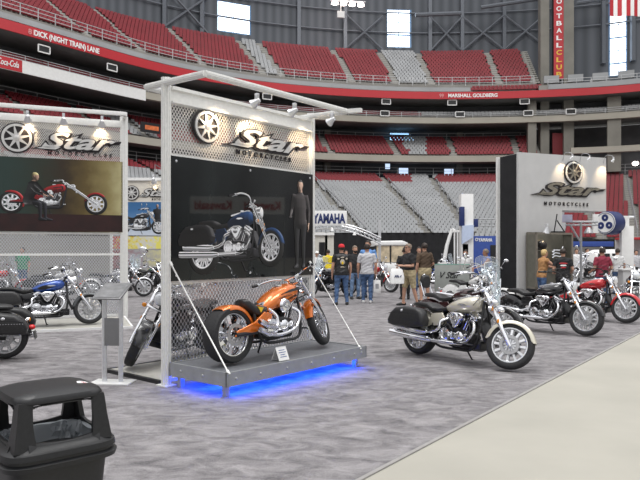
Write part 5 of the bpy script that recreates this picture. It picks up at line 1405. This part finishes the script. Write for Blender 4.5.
# flag
Yf = 50.; x0, x1 = (610 - 320) / F * Yf, (646 - 320) / F * Yf; zb = CAMZ + (HY - 16) / F * Yf
fgl = thing('flag', 'red and white striped flag hanging at the top right corner', 'flag', (x0, Yf, zb), 0)
for k in range(9):
    m = MB(); a = (x1 - x0) * k / 9; b = (x1 - x0) * (k + 1) / 9
    m.loft([[V(a, .1 * math.sin(k), z), V(b, .1 * math.sin(k + 1), z), V(b, .1 * math.sin(k + 1) + .02, z), V(a, .1 * math.sin(k) + .02, z)] for z in (0, 1.6, 3.2, 5.)])
    m.build('stripe', RIB if k % 2 == 0 else WHT_L, fgl, smooth=0)
m = MB(); m.tube([(-.3, 0, 5.05), (x1 - x0 + .3, 0, 5.05)], .06, 8); m.build('pole', STEEL, fgl)
# open platform right of the banner
i0, i1 = idx_px(552, 2), idx_px(633, 2)
mb = MB()
for i in range(i0, i1, 5): mb.box(bp3(i, 1.2, 20.75), (1.6, .5, .8), Matrix.Rotation(math.atan2(-NRM[i].x, NRM[i].y), 3, 'Z'))
tag(mb.build('press_desk', GRAYB, None, smooth=0), 'row of grey desks on the deck under the right window', 'desk')
i0 = idx_px(614, 3); p = bp3(i0, 3.2, 20.4); m = MB(); m.box(p, (5.5, 1.2, .3), None, .1); m.box(p + V(-2, 0, .3), (1.2, 1, .4), None, .1); m.box(p + V(1, 0, -.1), (2, .9, .3)); tag(m.build('camera_cover', WHITE, None), 'white covered equipment on the deck under the right window', 'equipment')
# ------------------------------------------------------------------ background stalls
# black drape closing the hall floor in front of the stands
def drape(name, x0, x1, Y, z1, label):
    m = MB(); n = int((x1 - x0) / .12); a = [V(x0 + (x1 - x0) * i / n, Y + .05 * math.sin(i * 1.25), 0) for i in range(n + 1)]
    pts = a + [p + V(0, .02, 0) for p in a[::-1]]
    m.loft([[p for p in pts], [p + V(0, 0, z1) for p in pts]]); m.tube([(x0, Y, z1), (x1, Y, z1)], .03, 6)
    return tag(m.build(name, BLACKF, None), label, 'curtain')
Yd = 44.
drape('pipe_drape', (333 - 320) / F * Yd, (462 - 320) / F * Yd, Yd, 2.75, 'long black pipe drape closing the hall below the grey seats')
drape('pipe_drape', (560 - 320) / F * Yd, (700 - 320) / F * Yd, Yd, 2.3, 'black pipe drape behind the navy stall at right')
drape('pipe_drape', -26, -11.5, Yd - 4, 2.6, 'black pipe drape behind the left booths')
# brand sign with curved truss
Ys = 30.
ys = thing('hanging_sign', 'white brand sign with navy capitals over a curved pipe truss', 'sign', at(310, 211, Ys) - V(0, 0, .7), 0)
w_ = 38 / F * Ys; h_ = 15 / F * Ys
m = MB(); m.box((w_ / 2 - .1, 0, .36), (w_ + .1, .1, h_), None, .02); m.build('board', WHITE, ys)
fit_text('YAMAHA', .13, w_ * .93, .14, .44, .012, .045, 0, -.055).build('lettering', NAVY, ys, smooth=0)
tr = MB(); A = [at(308, 225, Ys) , at(325, 222.5, Ys), at(343, 224, Ys), at(362, 229.5, Ys), at(381, 238, Ys)]; B = [p + V(0, 0, -.28) for p in A]
off = ys.location; up = spline([p - off for p in A], 5); dn = spline([p - off for p in B], 5)
tr.tube(up, .035, 6); tr.tube(dn, .035, 6); tr.tube([p + V(0, .3, -.1) for p in up], .035, 6)
for i in range(len(up) - 1): tr.seg(up[i], dn[i + 1], .03)
tr.build('truss', ALU, ys)
for k in (1, 7, 13): m = MB(); m.lathe([(.03, .1), (.09, -.06), (.05, -.05)], tuple(dn[k] + V(0, -.05, -.05)), 'z', 10); m.build('lamp', WHITE, ys)
for px in (312, 380): p = at(px, 230, Ys) - off; m = MB(); m.box((p.x, .2, (-off.z + .2) / 2 + .1), (.12, .12, off.z + .2)); m.build('leg', ALU, ys)
# white stall under the sign
st = thing('stall', 'white stall block with dark doorway below the brand sign', 'stall', (at(310, 250, 33).x, 33, 0), 0)
sw = 23 / F * 33
m = MB(); m.box((.45, .5, 1.25), (.9, 1, 2.5)); m.box((1.0, .5, 1.25), (.45, 1, 2.5)) ; m.build('wall', mat('cream_wall', (.62, .6, .54), .6, 0, .05), st); m = MB(); m.box((.62, -.02, 1.0), (.3, .04, 2.0)); m.build('doorway', BLACKM, st)
m = MB(); m.box((.6, -.05, 2.42), (1.3, .15, .12)); m.build('valance', WHITE, st)
# white cart with windows
ct = thing('utility_cart', 'white covered cart with lit side windows between the standing men', 'cart', (at(388, 260, 32.5).x, 32.5, 0), .12)
m = MB(); m.merge(xloft([(-.85, 1.9, .7, .1, .12), (-.8, 1.93, .78, .12, .14), (.6, 1.95, .78, .13, .14), (.85, 1.88, .7, .1, .1)], 20, 5)); m.build('roof', WHITE, ct)
m = MB(); m.merge(xloft([(-.85, .7, .68, .25, .35), (-.8, .7, .72, .3, .4), (.55, .7, .72, .3, .4), (.9, .6, .62, .2, .3)], 20, 5)); m.build('body', WHITE, ct)
m = MB()
for x in (-.78, -.02, .72):
    for y in (-.68, .68): m.seg((x, y, .9), (x, y, 1.9), .05)
m.build('post', BLACKM, ct)
WIN = mat('amber_lit_window', (.6, .5, .35), .3, 0, .4, 4)
for x in (-.4, .34): m = MB(); m.box((x, -.66, 1.4), (.66, .02, .8)); m.build('window', WIN, ct)
for x in (-.55, .55):
    for y in (-.62, .62): m = MB(); m.lathe([(.12, y - .08), (.24, y - .08), (.25, y + .08), (.12, y + .08)], (x, 0, .25), 'y', 20, closed=True); m.lathe([(.02, y - .06), (.12, y - .06), (.12, y + .06), (.02, y + .06)], (x, 0, .25), 'y', 16, closed=True); m.build('wheel', TIRE, ct)
# white and navy stall at centre right
nv = thing('stall', 'navy stall with white tower and slanted white fascia right of centre', 'stall', (at(458, 250, 32).x, 32, 0), 0)
def loc(px, py, o): p = at(px, py, 32); return V(p.x - o.location.x, 0, p.z)
def panel(o, name, px0, px1, py0, py1, m_, y=0., t=.3, z0=None):
    a, b = loc(px0, py1, o), loc(px1, py0, o); z_ = a.z if z0 is None else z0
    mm = MB(); mm.box(((a.x + b.x) / 2, y, (z_ + b.z) / 2), (b.x - a.x, t, b.z - z_), None, .01); return mm.build(name, m_, o)
panel(nv, 'tower', 461, 473, 194, 236, WHITE, .2, .6, 0.)
panel(nv, 'side_banner', 459, 463.5, 207, 226, NAVY, -.1, .3)
panel(nv, 'side_banner', 473, 478, 219, 227, NAVY, .1, .3)
a0 = loc(461, 0, nv).x; b0 = loc(472.5, 0, nv).x; c0_ = loc(472, 225, nv).z; d0 = loc(461, 244, nv).z
m = MB(); m.loft([[V(a0, -.3, loc(461, 226, nv).z), V(b0, -.3, c0_), V(b0 - .02, -.3, loc(472, 237, nv).z), V(a0, -.3, d0)], [V(a0, -.1, loc(461, 226, nv).z), V(b0, -.1, c0_), V(b0 - .02, -.1, loc(472, 237, nv).z), V(a0, -.1, d0)]]); m.build('slanted_fascia', mat('pale_blue_panel', (.5, .58, .75), .5, 0, .05), nv)
panel(nv, 'navy_wall', 469, 498, 236, 262, mat('royal_blue_panel', (.03, .07, .30), .5, 0, .08), .1, .3, 0.)
t0, t1 = loc(478, 241.5, nv), loc(492, 238, nv); fit_text('YAMAHA', t0.x, t1.x, t0.z, .17, .01, .03, 0, -.06).build('lettering', WHITE, nv, smooth=0)
m = MB(); cc_ = loc(476.3, 239.5, nv); m.lathe([(.05, -.08), (.08, -.08), (.08, -.05), (.05, -.05)], (cc_.x, 0, cc_.z), 'y', 16, closed=True); m.build('round_mark', WHITE, nv)
panel(nv, 'dark_doorway', 490, 497, 245, 262, BLACKM, -.06, .06, 0.)
panel(nv, 'grey_door', 462, 468, 244, 262, mat('grey_door', (.3, .3, .28), .6, 0, .1), -.05, .1, 0.)
# rails in front of the seats right of the white tower
m = MB(); p0, p1 = at(479, 219, 50), at(498, 219, 50)
for dz in (0, -.3, -.55): m.tube([p0 + V(0, 0, dz), p1 + V(0, 0, dz)], .04, 6)
for f_ in (0, .33, .66, 1): q_ = p0.lerp(p1, f_); m.seg(q_, V(q_.x, q_.y, 0), .06)
tag(m.build('guard_rail', STEEL, None), 'dark free-standing rail in front of the grey seats beside the white stall tower', 'railing')
# white raised booms near the white tower
m = MB(); m.tube([at(444, 262, 29), at(447, 245, 29), at(452, 229, 29)], [.09, .08, .07], 8); m.tube([at(452, 229, 29), at(455, 231, 29)], .06, 8); p = at(444, 262, 29); m.box((p.x, p.y, p.z / 2), (.5, .4, p.z)); tag(m.build('lifting_arm', WHITE, None), 'white tilted boom beside the white stall tower', 'lift')
m = MB()
for px in (454.5, 457.5): p = at(px, 231, 28); m.tube([V(p.x, 28, 0), p], .035, 8)
p = at(456, 231, 28); m.box((p.x, 28, p.z), (.3, .1, .08)); p = at(456, 250, 28); m.box((p.x, 28, .04), (.6, .5, .08)); tag(m.build('light_stand', WHITE, None), 'thin white double pole standing left of the navy stall', 'stand')
# script sign by the white cruiser
ss = thing('script_sign', 'grey-green free-standing panel with dark script behind the white cruiser', 'sign', V(at(452, 280, 20.5).x, 20.5, 0), 0)
w_ = 35 / F * 20.5
m = MB(); m.box((0, 0, .72), (w_, .05, .86), None, .01); m.build('panel', mat('grey_green_panel', (.33, .35, .33), .3, 0, .06), ss)
m = MB(); m.box((0, 0, 1.16), (w_, .06, .02)); m.build('top_edge', mat('green_glass_edge', (.2, .45, .36), .3, 0, .05), ss)
fit_text('V Star', -.38, .25, .72, .2, .006, .01, .4, -.03).build('script', INKK, ss, smooth=0)
m = MB()
for x in (-.4, .4): m.box((x, 0, .14), (.05, .05, .28)); m.box((x, 0, .015), (.08, .4, .03))
m.build('foot', STEEL, ss)
# stall at right behind the maroon shirt
rs = thing('stall', 'navy-fronted open stall behind the man in maroon', 'stall', (at(562, 250, 32).x, 32, 0), 0)
panel(rs, 'fascia', 562, 611, 241.5, 246.5, mat('royal_blue_panel', (.03, .07, .30)), -.2, .2)
panel(rs, 'top_curtain', 562, 590, 238, 241.5, BLACKF, -.2, .2)
panel(rs, 'side_post', 562.5, 565, 241.5, 262, mat('royal_blue_panel', (.03, .07, .30)), -.1, .25, 0.)
panel(rs, 'back_wall', 565, 612, 247, 262, mat('stall_back', (.16, .15, .14), .7, 0, .3, 1), 1.2, .1, 0.)
panel(rs, 'door_frame', 565.5, 568, 246.5, 262, WHITE, -.05, .1, 0.)
# white car
car = thing('car', 'white car parked behind the man in maroon', 'car', (at(606, 260, 27.5).x, 27.5, 0), .05)
m = MB(); m.merge(xloft([(-1.0, .75, .5, .1, .25), (-.98, .8, .7, .18, .4), (-.5, .85, .78, .25, .5), (.5, .85, .78, .25, .5), (.95, .75, .7, .18, .4), (1.0, .7, .5, .1, .25)], 24, 4)); m.merge(xloft([(-.9, 1.05, .6, .05, .1), (-.72, 1.2, .64, .28, .2), (-.4, 1.28, .66, .34, .3), (.25, 1.3, .66, .34, .3), (.55, 1.2, .62, .22, .2), (.75, 1.05, .6, .05, .1)], 24, 4)); m.build('body', WHITE, car)
m = MB()
for x in (-.42, .18): m.box((x, -.655, 1.3), (.5, .03, .32), None, .01)
m.build('side_window', BLACKM, car)
for x in (-.62, .62):
    for y in (-.72, .72): m = MB(); m.lathe([(.14, y - .09), (.29, y - .09), (.3, y), (.29, y + .09), (.14, y + .09)], (x, 0, .3), 'y', 22, closed=True); o = m.build('wheel', TIRE, car); m = MB(); m.lathe([(.02, y - .08), (.15, y - .08), (.15, y + .08), (.02, y + .08)], (x, 0, .3), 'y', 16, closed=True); m.build('hubcap', ALU, o)
# round navy light box with gear emblem, white side panels, on a white pillar
Yl = 24.
lb = thing('lightbox_sign', 'navy drum sign with white oval emblem on the white pillar at right', 'sign', (at(609, 223, Yl).x, Yl, 0), 0)
def ll(px, py): p = at(px, py, Yl); return V(p.x - lb.location.x, 0, p.z)
cz = ll(609, 223).z
m = MB(); m.lathe([(.002, -.25), (.42, -.25), (.44, -.2), (.44, .35), (.42, .4), (.002, .4)], (0, 0, cz), 'y', 36); m.M = Matrix(); TR_ = Matrix.Translation((0, 0, cz)) @ Matrix.Rotation(-.95, 4, 'Z') @ Matrix.Translation((0, 0, -cz)); m.v = [TR_ @ p for p in m.v]; m.build('drum', NAVY, lb)
m = MB(); m.lathe([(.002, -.27), (.40, -.27), (.40, -.24), (.002, -.24)], (0, 0, cz), 'y', 36); m.v = [TR_ @ p for p in m.v]; fo = m.build('oval_face', WHITE, lb)
m = MB(); m.lathe([(.36, -.285), (.375, -.285), (.375, -.265), (.36, -.265)], (0, 0, cz), 'y', 36, closed=True)
for k in range(3): a = PI / 2 + k * 2 * PI / 3; m.lathe([(.04, -.285), (.13, -.285), (.13, -.265), (.04, -.265)], (.19 * math.cos(a), 0, cz + .19 * math.sin(a)), 'y', 18, closed=True)
m.v = [TR_ @ p for p in m.v]; m.build('emblem', NAVY, fo)
m = MB(); a, b = ll(594, 233), ll(604, 214); m.box(((a.x + b.x) / 2, .1, (a.z + b.z) / 2), (b.x - a.x, .1, b.z - a.z)); m.build('side_panel', WHITE, lb); m = MB(); a, b = ll(618, 229), ll(630, 216); m.box(((a.x + b.x) / 2, .1, (a.z + b.z) / 2), (b.x - a.x, .1, b.z - a.z)); m.build('side_panel', WHITE, lb)
a = ll(627, 225); b = ll(600, 217)
m = MB(); m.tube([(b.x, .1, b.z), (a.x + .3, .1, b.z)], .05, 8); m.build('pipe', ALU, lb)
a, b = ll(623.5, 0), ll(633, 0); zt = ll(0, 226).z; m = MB(); m.box(((a.x + b.x) / 2, .1, zt / 2), (b.x - a.x, .35, zt), None, .01); m.box((a.x - .06, .0, zt / 2), (.1, .2, zt)); m.build('pillar', WHITE, lb)
# grey lighting mast with cross arm and a small screen
ms = thing('lighting_mast', 'grey mast with truss arm and small screen beside the white tower booth', 'lighting stand', V(at(581, 250, 22.9).x, 22.9, 0), 0)
m = MB(); zt = CAMZ + 26 / F * 24
m.tube([(0, 0, 0), (0, 0, zt)], .045, 8); m.tube([(-.55, 0, zt), (.6, 0, zt)], .04, 8); m.tube([(-.55, 0, zt - .12), (.6, 0, zt - .12)], .03, 8); m.tube([(-.4, 0, zt - .1), (0, 0, zt - .75)], .035, 8); m.box((0, 0, .03), (.7, .7, .06))
for k in range(6): m.seg((-.55 + .19 * k, 0, zt), (-.36 + .19 * k, 0, zt - .12), .02)
m.build('mast', STEEL, ms)
m = MB(); m.box((-.52, -.05, zt + .12), (.36, .08, .26), None, .01); m.build('screen', mat('pale_screen', (.5, .5, .65), .4, 0, .1), ms)
m = MB(); m.lathe([(.06, .1), (.17, -.1), (.15, -.12), (.02, -.02)], (.25, -.05, zt - .3), 'z', 14); m.build('lamp', STEEL, ms)
bk_ = thing('hanging_banner', 'long white banner with red capitals out at the right, mirrored in the glossy poster', 'banner', (22, 9.5, 0), -PI / 2)
m = MB(); m.box((0, 0, 3.8), (4.6, .04, .85)); m.build('cloth', WHITE, bk_)
fit_text('Kawasaki', -2.1, -.3, 3.6, .42, .006, .03, 0, -.03).build('lettering', RIB, bk_, smooth=0); fit_text('Kawasaki', .3, 2.1, 3.6, .42, .006, .03, 0, -.03).build('lettering', RIB, bk_, smooth=0)
m = MB()
for x in (-2.3, 2.3): m.box((x, .05, 2.1), (.06, .06, 4.2)); m.box((x, .05, .02), (.5, .5, .04))
m.build('pole', STEEL, bk_)
# rolled white banner stand at right, glass-fronted counters in the distance
cnt = thing('sales_counter', 'low white counter under the white pillar', 'counter', V(at(629, 270, 22.5).x, 22.5, 0), 0)
m = MB(); m.box((0, 0, .45), (.6, .4, .9), None, .01); m.build('body', GREYW, cnt); m = MB(); m.box((0, 0, .93), (.72, .5, .05), None, .01); m.build('top', WHITE, cnt)
tent = thing('canopy', 'red-edged canopy at the far right edge', 'canopy', V(at(640, 250, 34).x, 34, 0), 0)
m = MB(); m.box((0, 0, 2.2), (2.0, 1.5, .12), None, .02); m.build('valance', RIB, tent); m = MB(); m.box((0, .7, 1.1), (2, .06, 2.2)); m.build('back', GREYW, tent)
for x in (-.95, .95): m = MB(); m.box((x, -.7, 1.1), (.06, .06, 2.2)); m.build('post', WHITE, tent)

# ------------------------------------------------------------------ people
SH = dict(black=mat('black_shirt', (.018, .018, .02), .85, 0, .3, 8, .1), grey=mat('pale_grey_shirt', (.50, .50, .52), .85, 0, .1, 8, .1), blue=mat('blue_shirt', (.12, .26, .55), .8, 0, .1, 8), brown=mat('brown_shirt', (.085, .055, .035), .85, 0, .15, 8),
          maroon=mat('maroon_shirt', (.24, .025, .05), .85, 0, .12, 8, .1), yellow=mat('yellow_shirt', (.75, .58, .03), .8, 0, .08, 8), white=mat('white_shirt', (.72, .72, .72), .8, 0, .05, 8), green=mat('green_shirt', (.05, .30, .16), .8, 0, .1, 8), lav=mat('violet_blue_tank', (.16, .18, .42), .8, 0, .1, 8), orange=mat('orange_top', (.42, .22, .09), .8, 0, .25, 12))
REDC = mat('red_cap_cloth', (.60, .02, .03), .8, 0, .08, 10)
def feet(px, py): return gp(px, py)
BACK, FRONT = PI / 2, -PI / 2
p1, lm1 = person('person from behind in a red cap, black patched vest and blue jeans', feet(341.5, 305), BACK + .15, 1.78, 1.1, ('down', 'down'), .16, bottom=JEANS, top=SH['black'], sleeve=.6, vest=LEATHER, cap=REDC, vox=.0095)
pt_ = MB()                                       # patches sewn on the vest back
yb = -.165
for (y, z, a, b) in ((0, 1.27, .07, .085), (-.12, 1.36, .035, .03), (.12, 1.36, .035, .03), (0, 1.40, .06, .02), (0, 1.12, .07, .02)): pt_.ell((yb + (.012 if abs(z - 1.27) > .05 else 0), y, z), (.015, a, b), 12, 6)
pt_.build('vest_patch', mat('pale_patch', (.45, .40, .33), .8, 0, .3, 20), p1)
q = MB(); q.ell((yb - .012, 0, 1.24), (.012, .035, .045), 12, 6); q.build('vest_emblem', mat('yellow_patch', (.75, .5, .02), .8, 0, 0), p1)
p2, _ = person('person with dark beard in a black shirt and jeans facing right of the red-capped one', feet(355, 299), FRONT + .3, 1.76, 1.12, ('bent', 'down'), .12, top=SH['black'], sleeve=.9, bottom=JEANS2, beard=HAIR_B, hair=HAIR_G, vox=.0105)
p3, lm3 = person('person from behind in a pale grey tee shirt and jeans holding a white bag', feet(367, 303), BACK - .1, 1.80, 1.08, ('down', 'down'), .11, step=.05, top=SH['grey'], sleeve=.75, bottom=JEANS, shoes=SHOE_W, vox=.0095)
p4, _ = person('tall person in a blue shirt behind the grey tee shirt', V(1.62, 21.6, 0), FRONT - .5, 1.93, 1.0, ('down', 'down'), .1, top=SH['blue'], sleeve=.8, bottom=JEANS, vox=.012)
p5, lm5 = person('person in a black polo and khaki shorts reading, big white bag in hand', V(2.62, 18.7, 0), PI + .35, 1.80, 1.12, ('hold', 'hold'), .12, step=-.16, top=SH['black'], sleeve=.8, bottom=KHAKI, legs=.05, hair=HAIR_G, glasses=True, head_turn=10, vox=.0095, lean=4)
p6, _ = person('person from behind in a brown shirt and khaki shorts beside the black polo', V(3.25, 19.9, 0), BACK + .4, 1.83, 1.1, ('down', 'bent'), .12, top=SH['brown'], sleeve=.85, bottom=KHAKI, legs=.1, vox=.0105)
p7, _ = person('person in a violet-blue tank top reaching toward the white touring cruiser', V(5.5, 20.7, 0), PI + .1, 1.66, 1.1, ('reach', 'bent'), .13, lean=14, skin=SKIN2, top=SH['lav'], sleeve=.05, bottom=JEANS, hair=HAIR_G, vox=.0105)
p8, _ = person('person in a white shirt standing behind the script sign', V(5.0, 22.0, 0), FRONT - .2, 1.62, 1.0, ('down', 'down'), .1, top=SH['white'], sleeve=.8, bottom=BLACKF, vox=.012)
p9, _ = person('blonde person in an orange top before the dark display case', V(6.55, 18.9, 0), .2, 1.64, .95, ('reach', 'reach'), .1, lean=8, top=SH['orange'], sleeve=.2, bottom=JEANS, hair=HAIR_Y, long_hair=True, vox=.0105)
p10, _ = person('dark-haired person from behind in a black tee with red and white print', V(6.95, 18.3, 0), BACK - .3, 1.66, 1.1, ('bent', 'bent'), .12, top=SH['black'], sleeve=.7, bottom=BLACKF, vox=.0105)
q = MB()
for zz, a in ((1.24, .12), (1.12, .08)): q.ell((-.145, .0, zz), (.012, a, .022), 12, 6)
q.build('red_print', RIB, p10); q = MB(); q.ell((-.143, 0, 1.18), (.012, .09, .025), 12, 6); q.build('white_print', WHITE, p10)
p11, _ = person('person from behind in a maroon shirt behind the red cruiser', V(8.25, 18.7, 0), BACK + .1, 1.69, 1.12, ('bent', 'bent'), .13, top=SH['maroon'], sleeve=.75, bottom=JEANS, vox=.0105)
bgp = [('person in a yellow shirt by the white stall doorway', 328, 27, 1.62, 'yellow', BACK + .3), ('person in a white cap and shirt left of the yellow shirt', 317, 26, 1.55, 'white', FRONT), ('person in white behind the red cap', 346, 28, 1.6, 'white', FRONT + .4),
       ('person in a black shirt partly hidden behind the black polo', 405, 21.0, 1.7, 'black', BACK), ('person with dark hair between the black polo and the brown shirt', 419, 22.6, 1.72, 'black', FRONT), ('person in a green shirt seen through the left mesh', 22.5, 25, 1.72, 'green', FRONT),
       ('person in a white and black shirt inside the right stall doorway', 576.5, 30, 1.66, 'white', FRONT), ('person in a pale grey shirt beside the grey mast', 587, 31, 1.68, 'grey', FRONT + .5), ('person in white right of the maroon shirt', 617.5, 23.4, 1.66, 'white', BACK), ('person in a pale shirt below the red canopy', 636, 29.5, 1.6, 'grey', FRONT),
       ('person in an orange shirt at the edge of the right stall', 567, 28.5, 1.55, 'orange', FRONT)]
for k, (lab, px, Y, h, c, hdg) in enumerate(bgp):
    person(lab, V((px - 320) / F * Y, Y, 0), hdg, h, 1.05, ('down', 'bent') if k % 2 else ('down', 'down'), .11, top=SH[c], sleeve=.75, bottom=JEANS if k % 3 else BLACKF, hair=HAIR_B, cap=WHITE if k == 1 else None, vox=.013, group='visitors in the background')
# bags in the hands
def bag(label, pos, rz, w, h, t, m_, mark=None):
    o = thing('carrier_bag', label, 'bag', pos, rz)
    b = MB(); b.loft([sec(V(0, 0, -h), V(w * .46, 0, 0), V(0, t * .5, 0), 20, 4), sec(V(0, 0, -h * .97), V(w * .5, 0, 0), V(0, t * .6, 0), 20, 4), sec(V(.01, 0, -h * .6), V(w * .5, 0, 0), V(0, t * .55, 0), 20, 3.5), sec(V(0, 0, -h * .2), V(w * .42 if mark == 'soft' else w * .49, 0, 0), V(0, t * .3, 0), 20, 3.5), sec(V(0, 0, -h * .12), V(w * .3 if mark == 'soft' else w * .48, 0, 0), V(0, t * .18, 0), 20, 3)]); b.build('bag_body', m_, o)
    hh = MB(); hh.tube(spline([(-w * .2, 0, -h * .14), (-.02, 0, 0), (.02, 0, .0), (w * .2, 0, -h * .14)], 4), .008, 6); hh.build('handle', m_, o)
    return o
hp = world_of(p3, lm3['hand1']); b1 = bag('white paper bag with dark picture, hanging from the grey-shirted hand', hp + V(.02, -.03, -.02), .1, .24, .46, .1, WHITE)
q = MB(); q.box((0, -.056, -.24), (.10, .01, .15)); q.build('picture', STEEL, b1)
hp = world_of(p5, lm5['hand0']); b2 = bag('bulging white plastic bag hanging from the hand of the black polo', hp + V(-.06, -.04, -.02), .15, .42, .50, .2, WHITE, 'soft')
q = MB()
for a_, b_ in (((-.09, -.31), (-.05, -.24)), ((-.05, -.24), (-.03, -.31)), ((0, -.31), (0, -.24)), ((0, -.24), (.04, -.31)), ((.07, -.30), (.11, -.25))): q.seg((a_[0], -.115, a_[1]), (b_[0], -.115, b_[1]), .018)
q.build('bag_mark', NAVY, b2, smooth=0)
hp = world_of(p5, lm5['hand1']); m = MB(); m.box((0, 0, 0), (.2, .26, .012), Matrix.Rotation(R(20), 3, 'Y')); o = m.build('leaflet', WHITE); o.location = hp + V(-.04, -.02, .05); tag(o, 'white leaflet held up by the person in the black polo', 'leaflet')

# ------------------------------------------------------------------ light
w = bpy.data.worlds.new('hall_light'); scene.world = w; w.use_nodes = True; nt = w.node_tree
bg = nt.nodes['Background']; tc = nt.nodes.new('ShaderNodeTexCoord'); sp = nt.nodes.new('ShaderNodeSeparateXYZ'); rp = nt.nodes.new('ShaderNodeValToRGB')
nt.links.new(tc.outputs['Generated'], sp.inputs[0]); nt.links.new(sp.outputs['Z'], rp.inputs['Fac'])
e = rp.color_ramp.elements; e[0].position = .02; e[0].color = (.24, .24, .25, 1); e[1].position = .55; e[1].color = (1.06, 1.06, 1.08, 1)
nt.links.new(rp.outputs['Color'], bg.inputs['Color']); bg.inputs['Strength'].default_value = .85
# translucent roof panels (daylight) and an unseen lamp added to light the stands
def area(name, loc, size, energy, col=(1, 1, 1), target=None):
    L = bpy.data.lights.new(name, 'AREA'); L.size = size; L.energy = energy; L.color = col
    o = bpy.data.objects.new(name, L); COL.objects.link(o); o.location = loc
    d = (Vector(target) - Vector(loc)) if target else V(0, 0, -1); o.rotation_euler = d.to_track_quat('-Z', 'Y').to_euler(); return o
area('roof_daylight', (-6, 8, 34), 16, 5200, (1, .99, .97), (0, 14, 0))
area('roof_daylight', (14, 4, 30), 10, 2200, (1, .99, .97), (4, 14, 0))
area('stand_fill_light', (10, 30, 44), 14, 6500, (1, .98, .95), (0, 75, 15))
vs_ = scene.view_settings; vs_.view_transform = 'Standard'; vs_.look = 'None'; vs_.gamma = 1; vs_.use_curve_mapping = False; vs_.exposure = 0.3
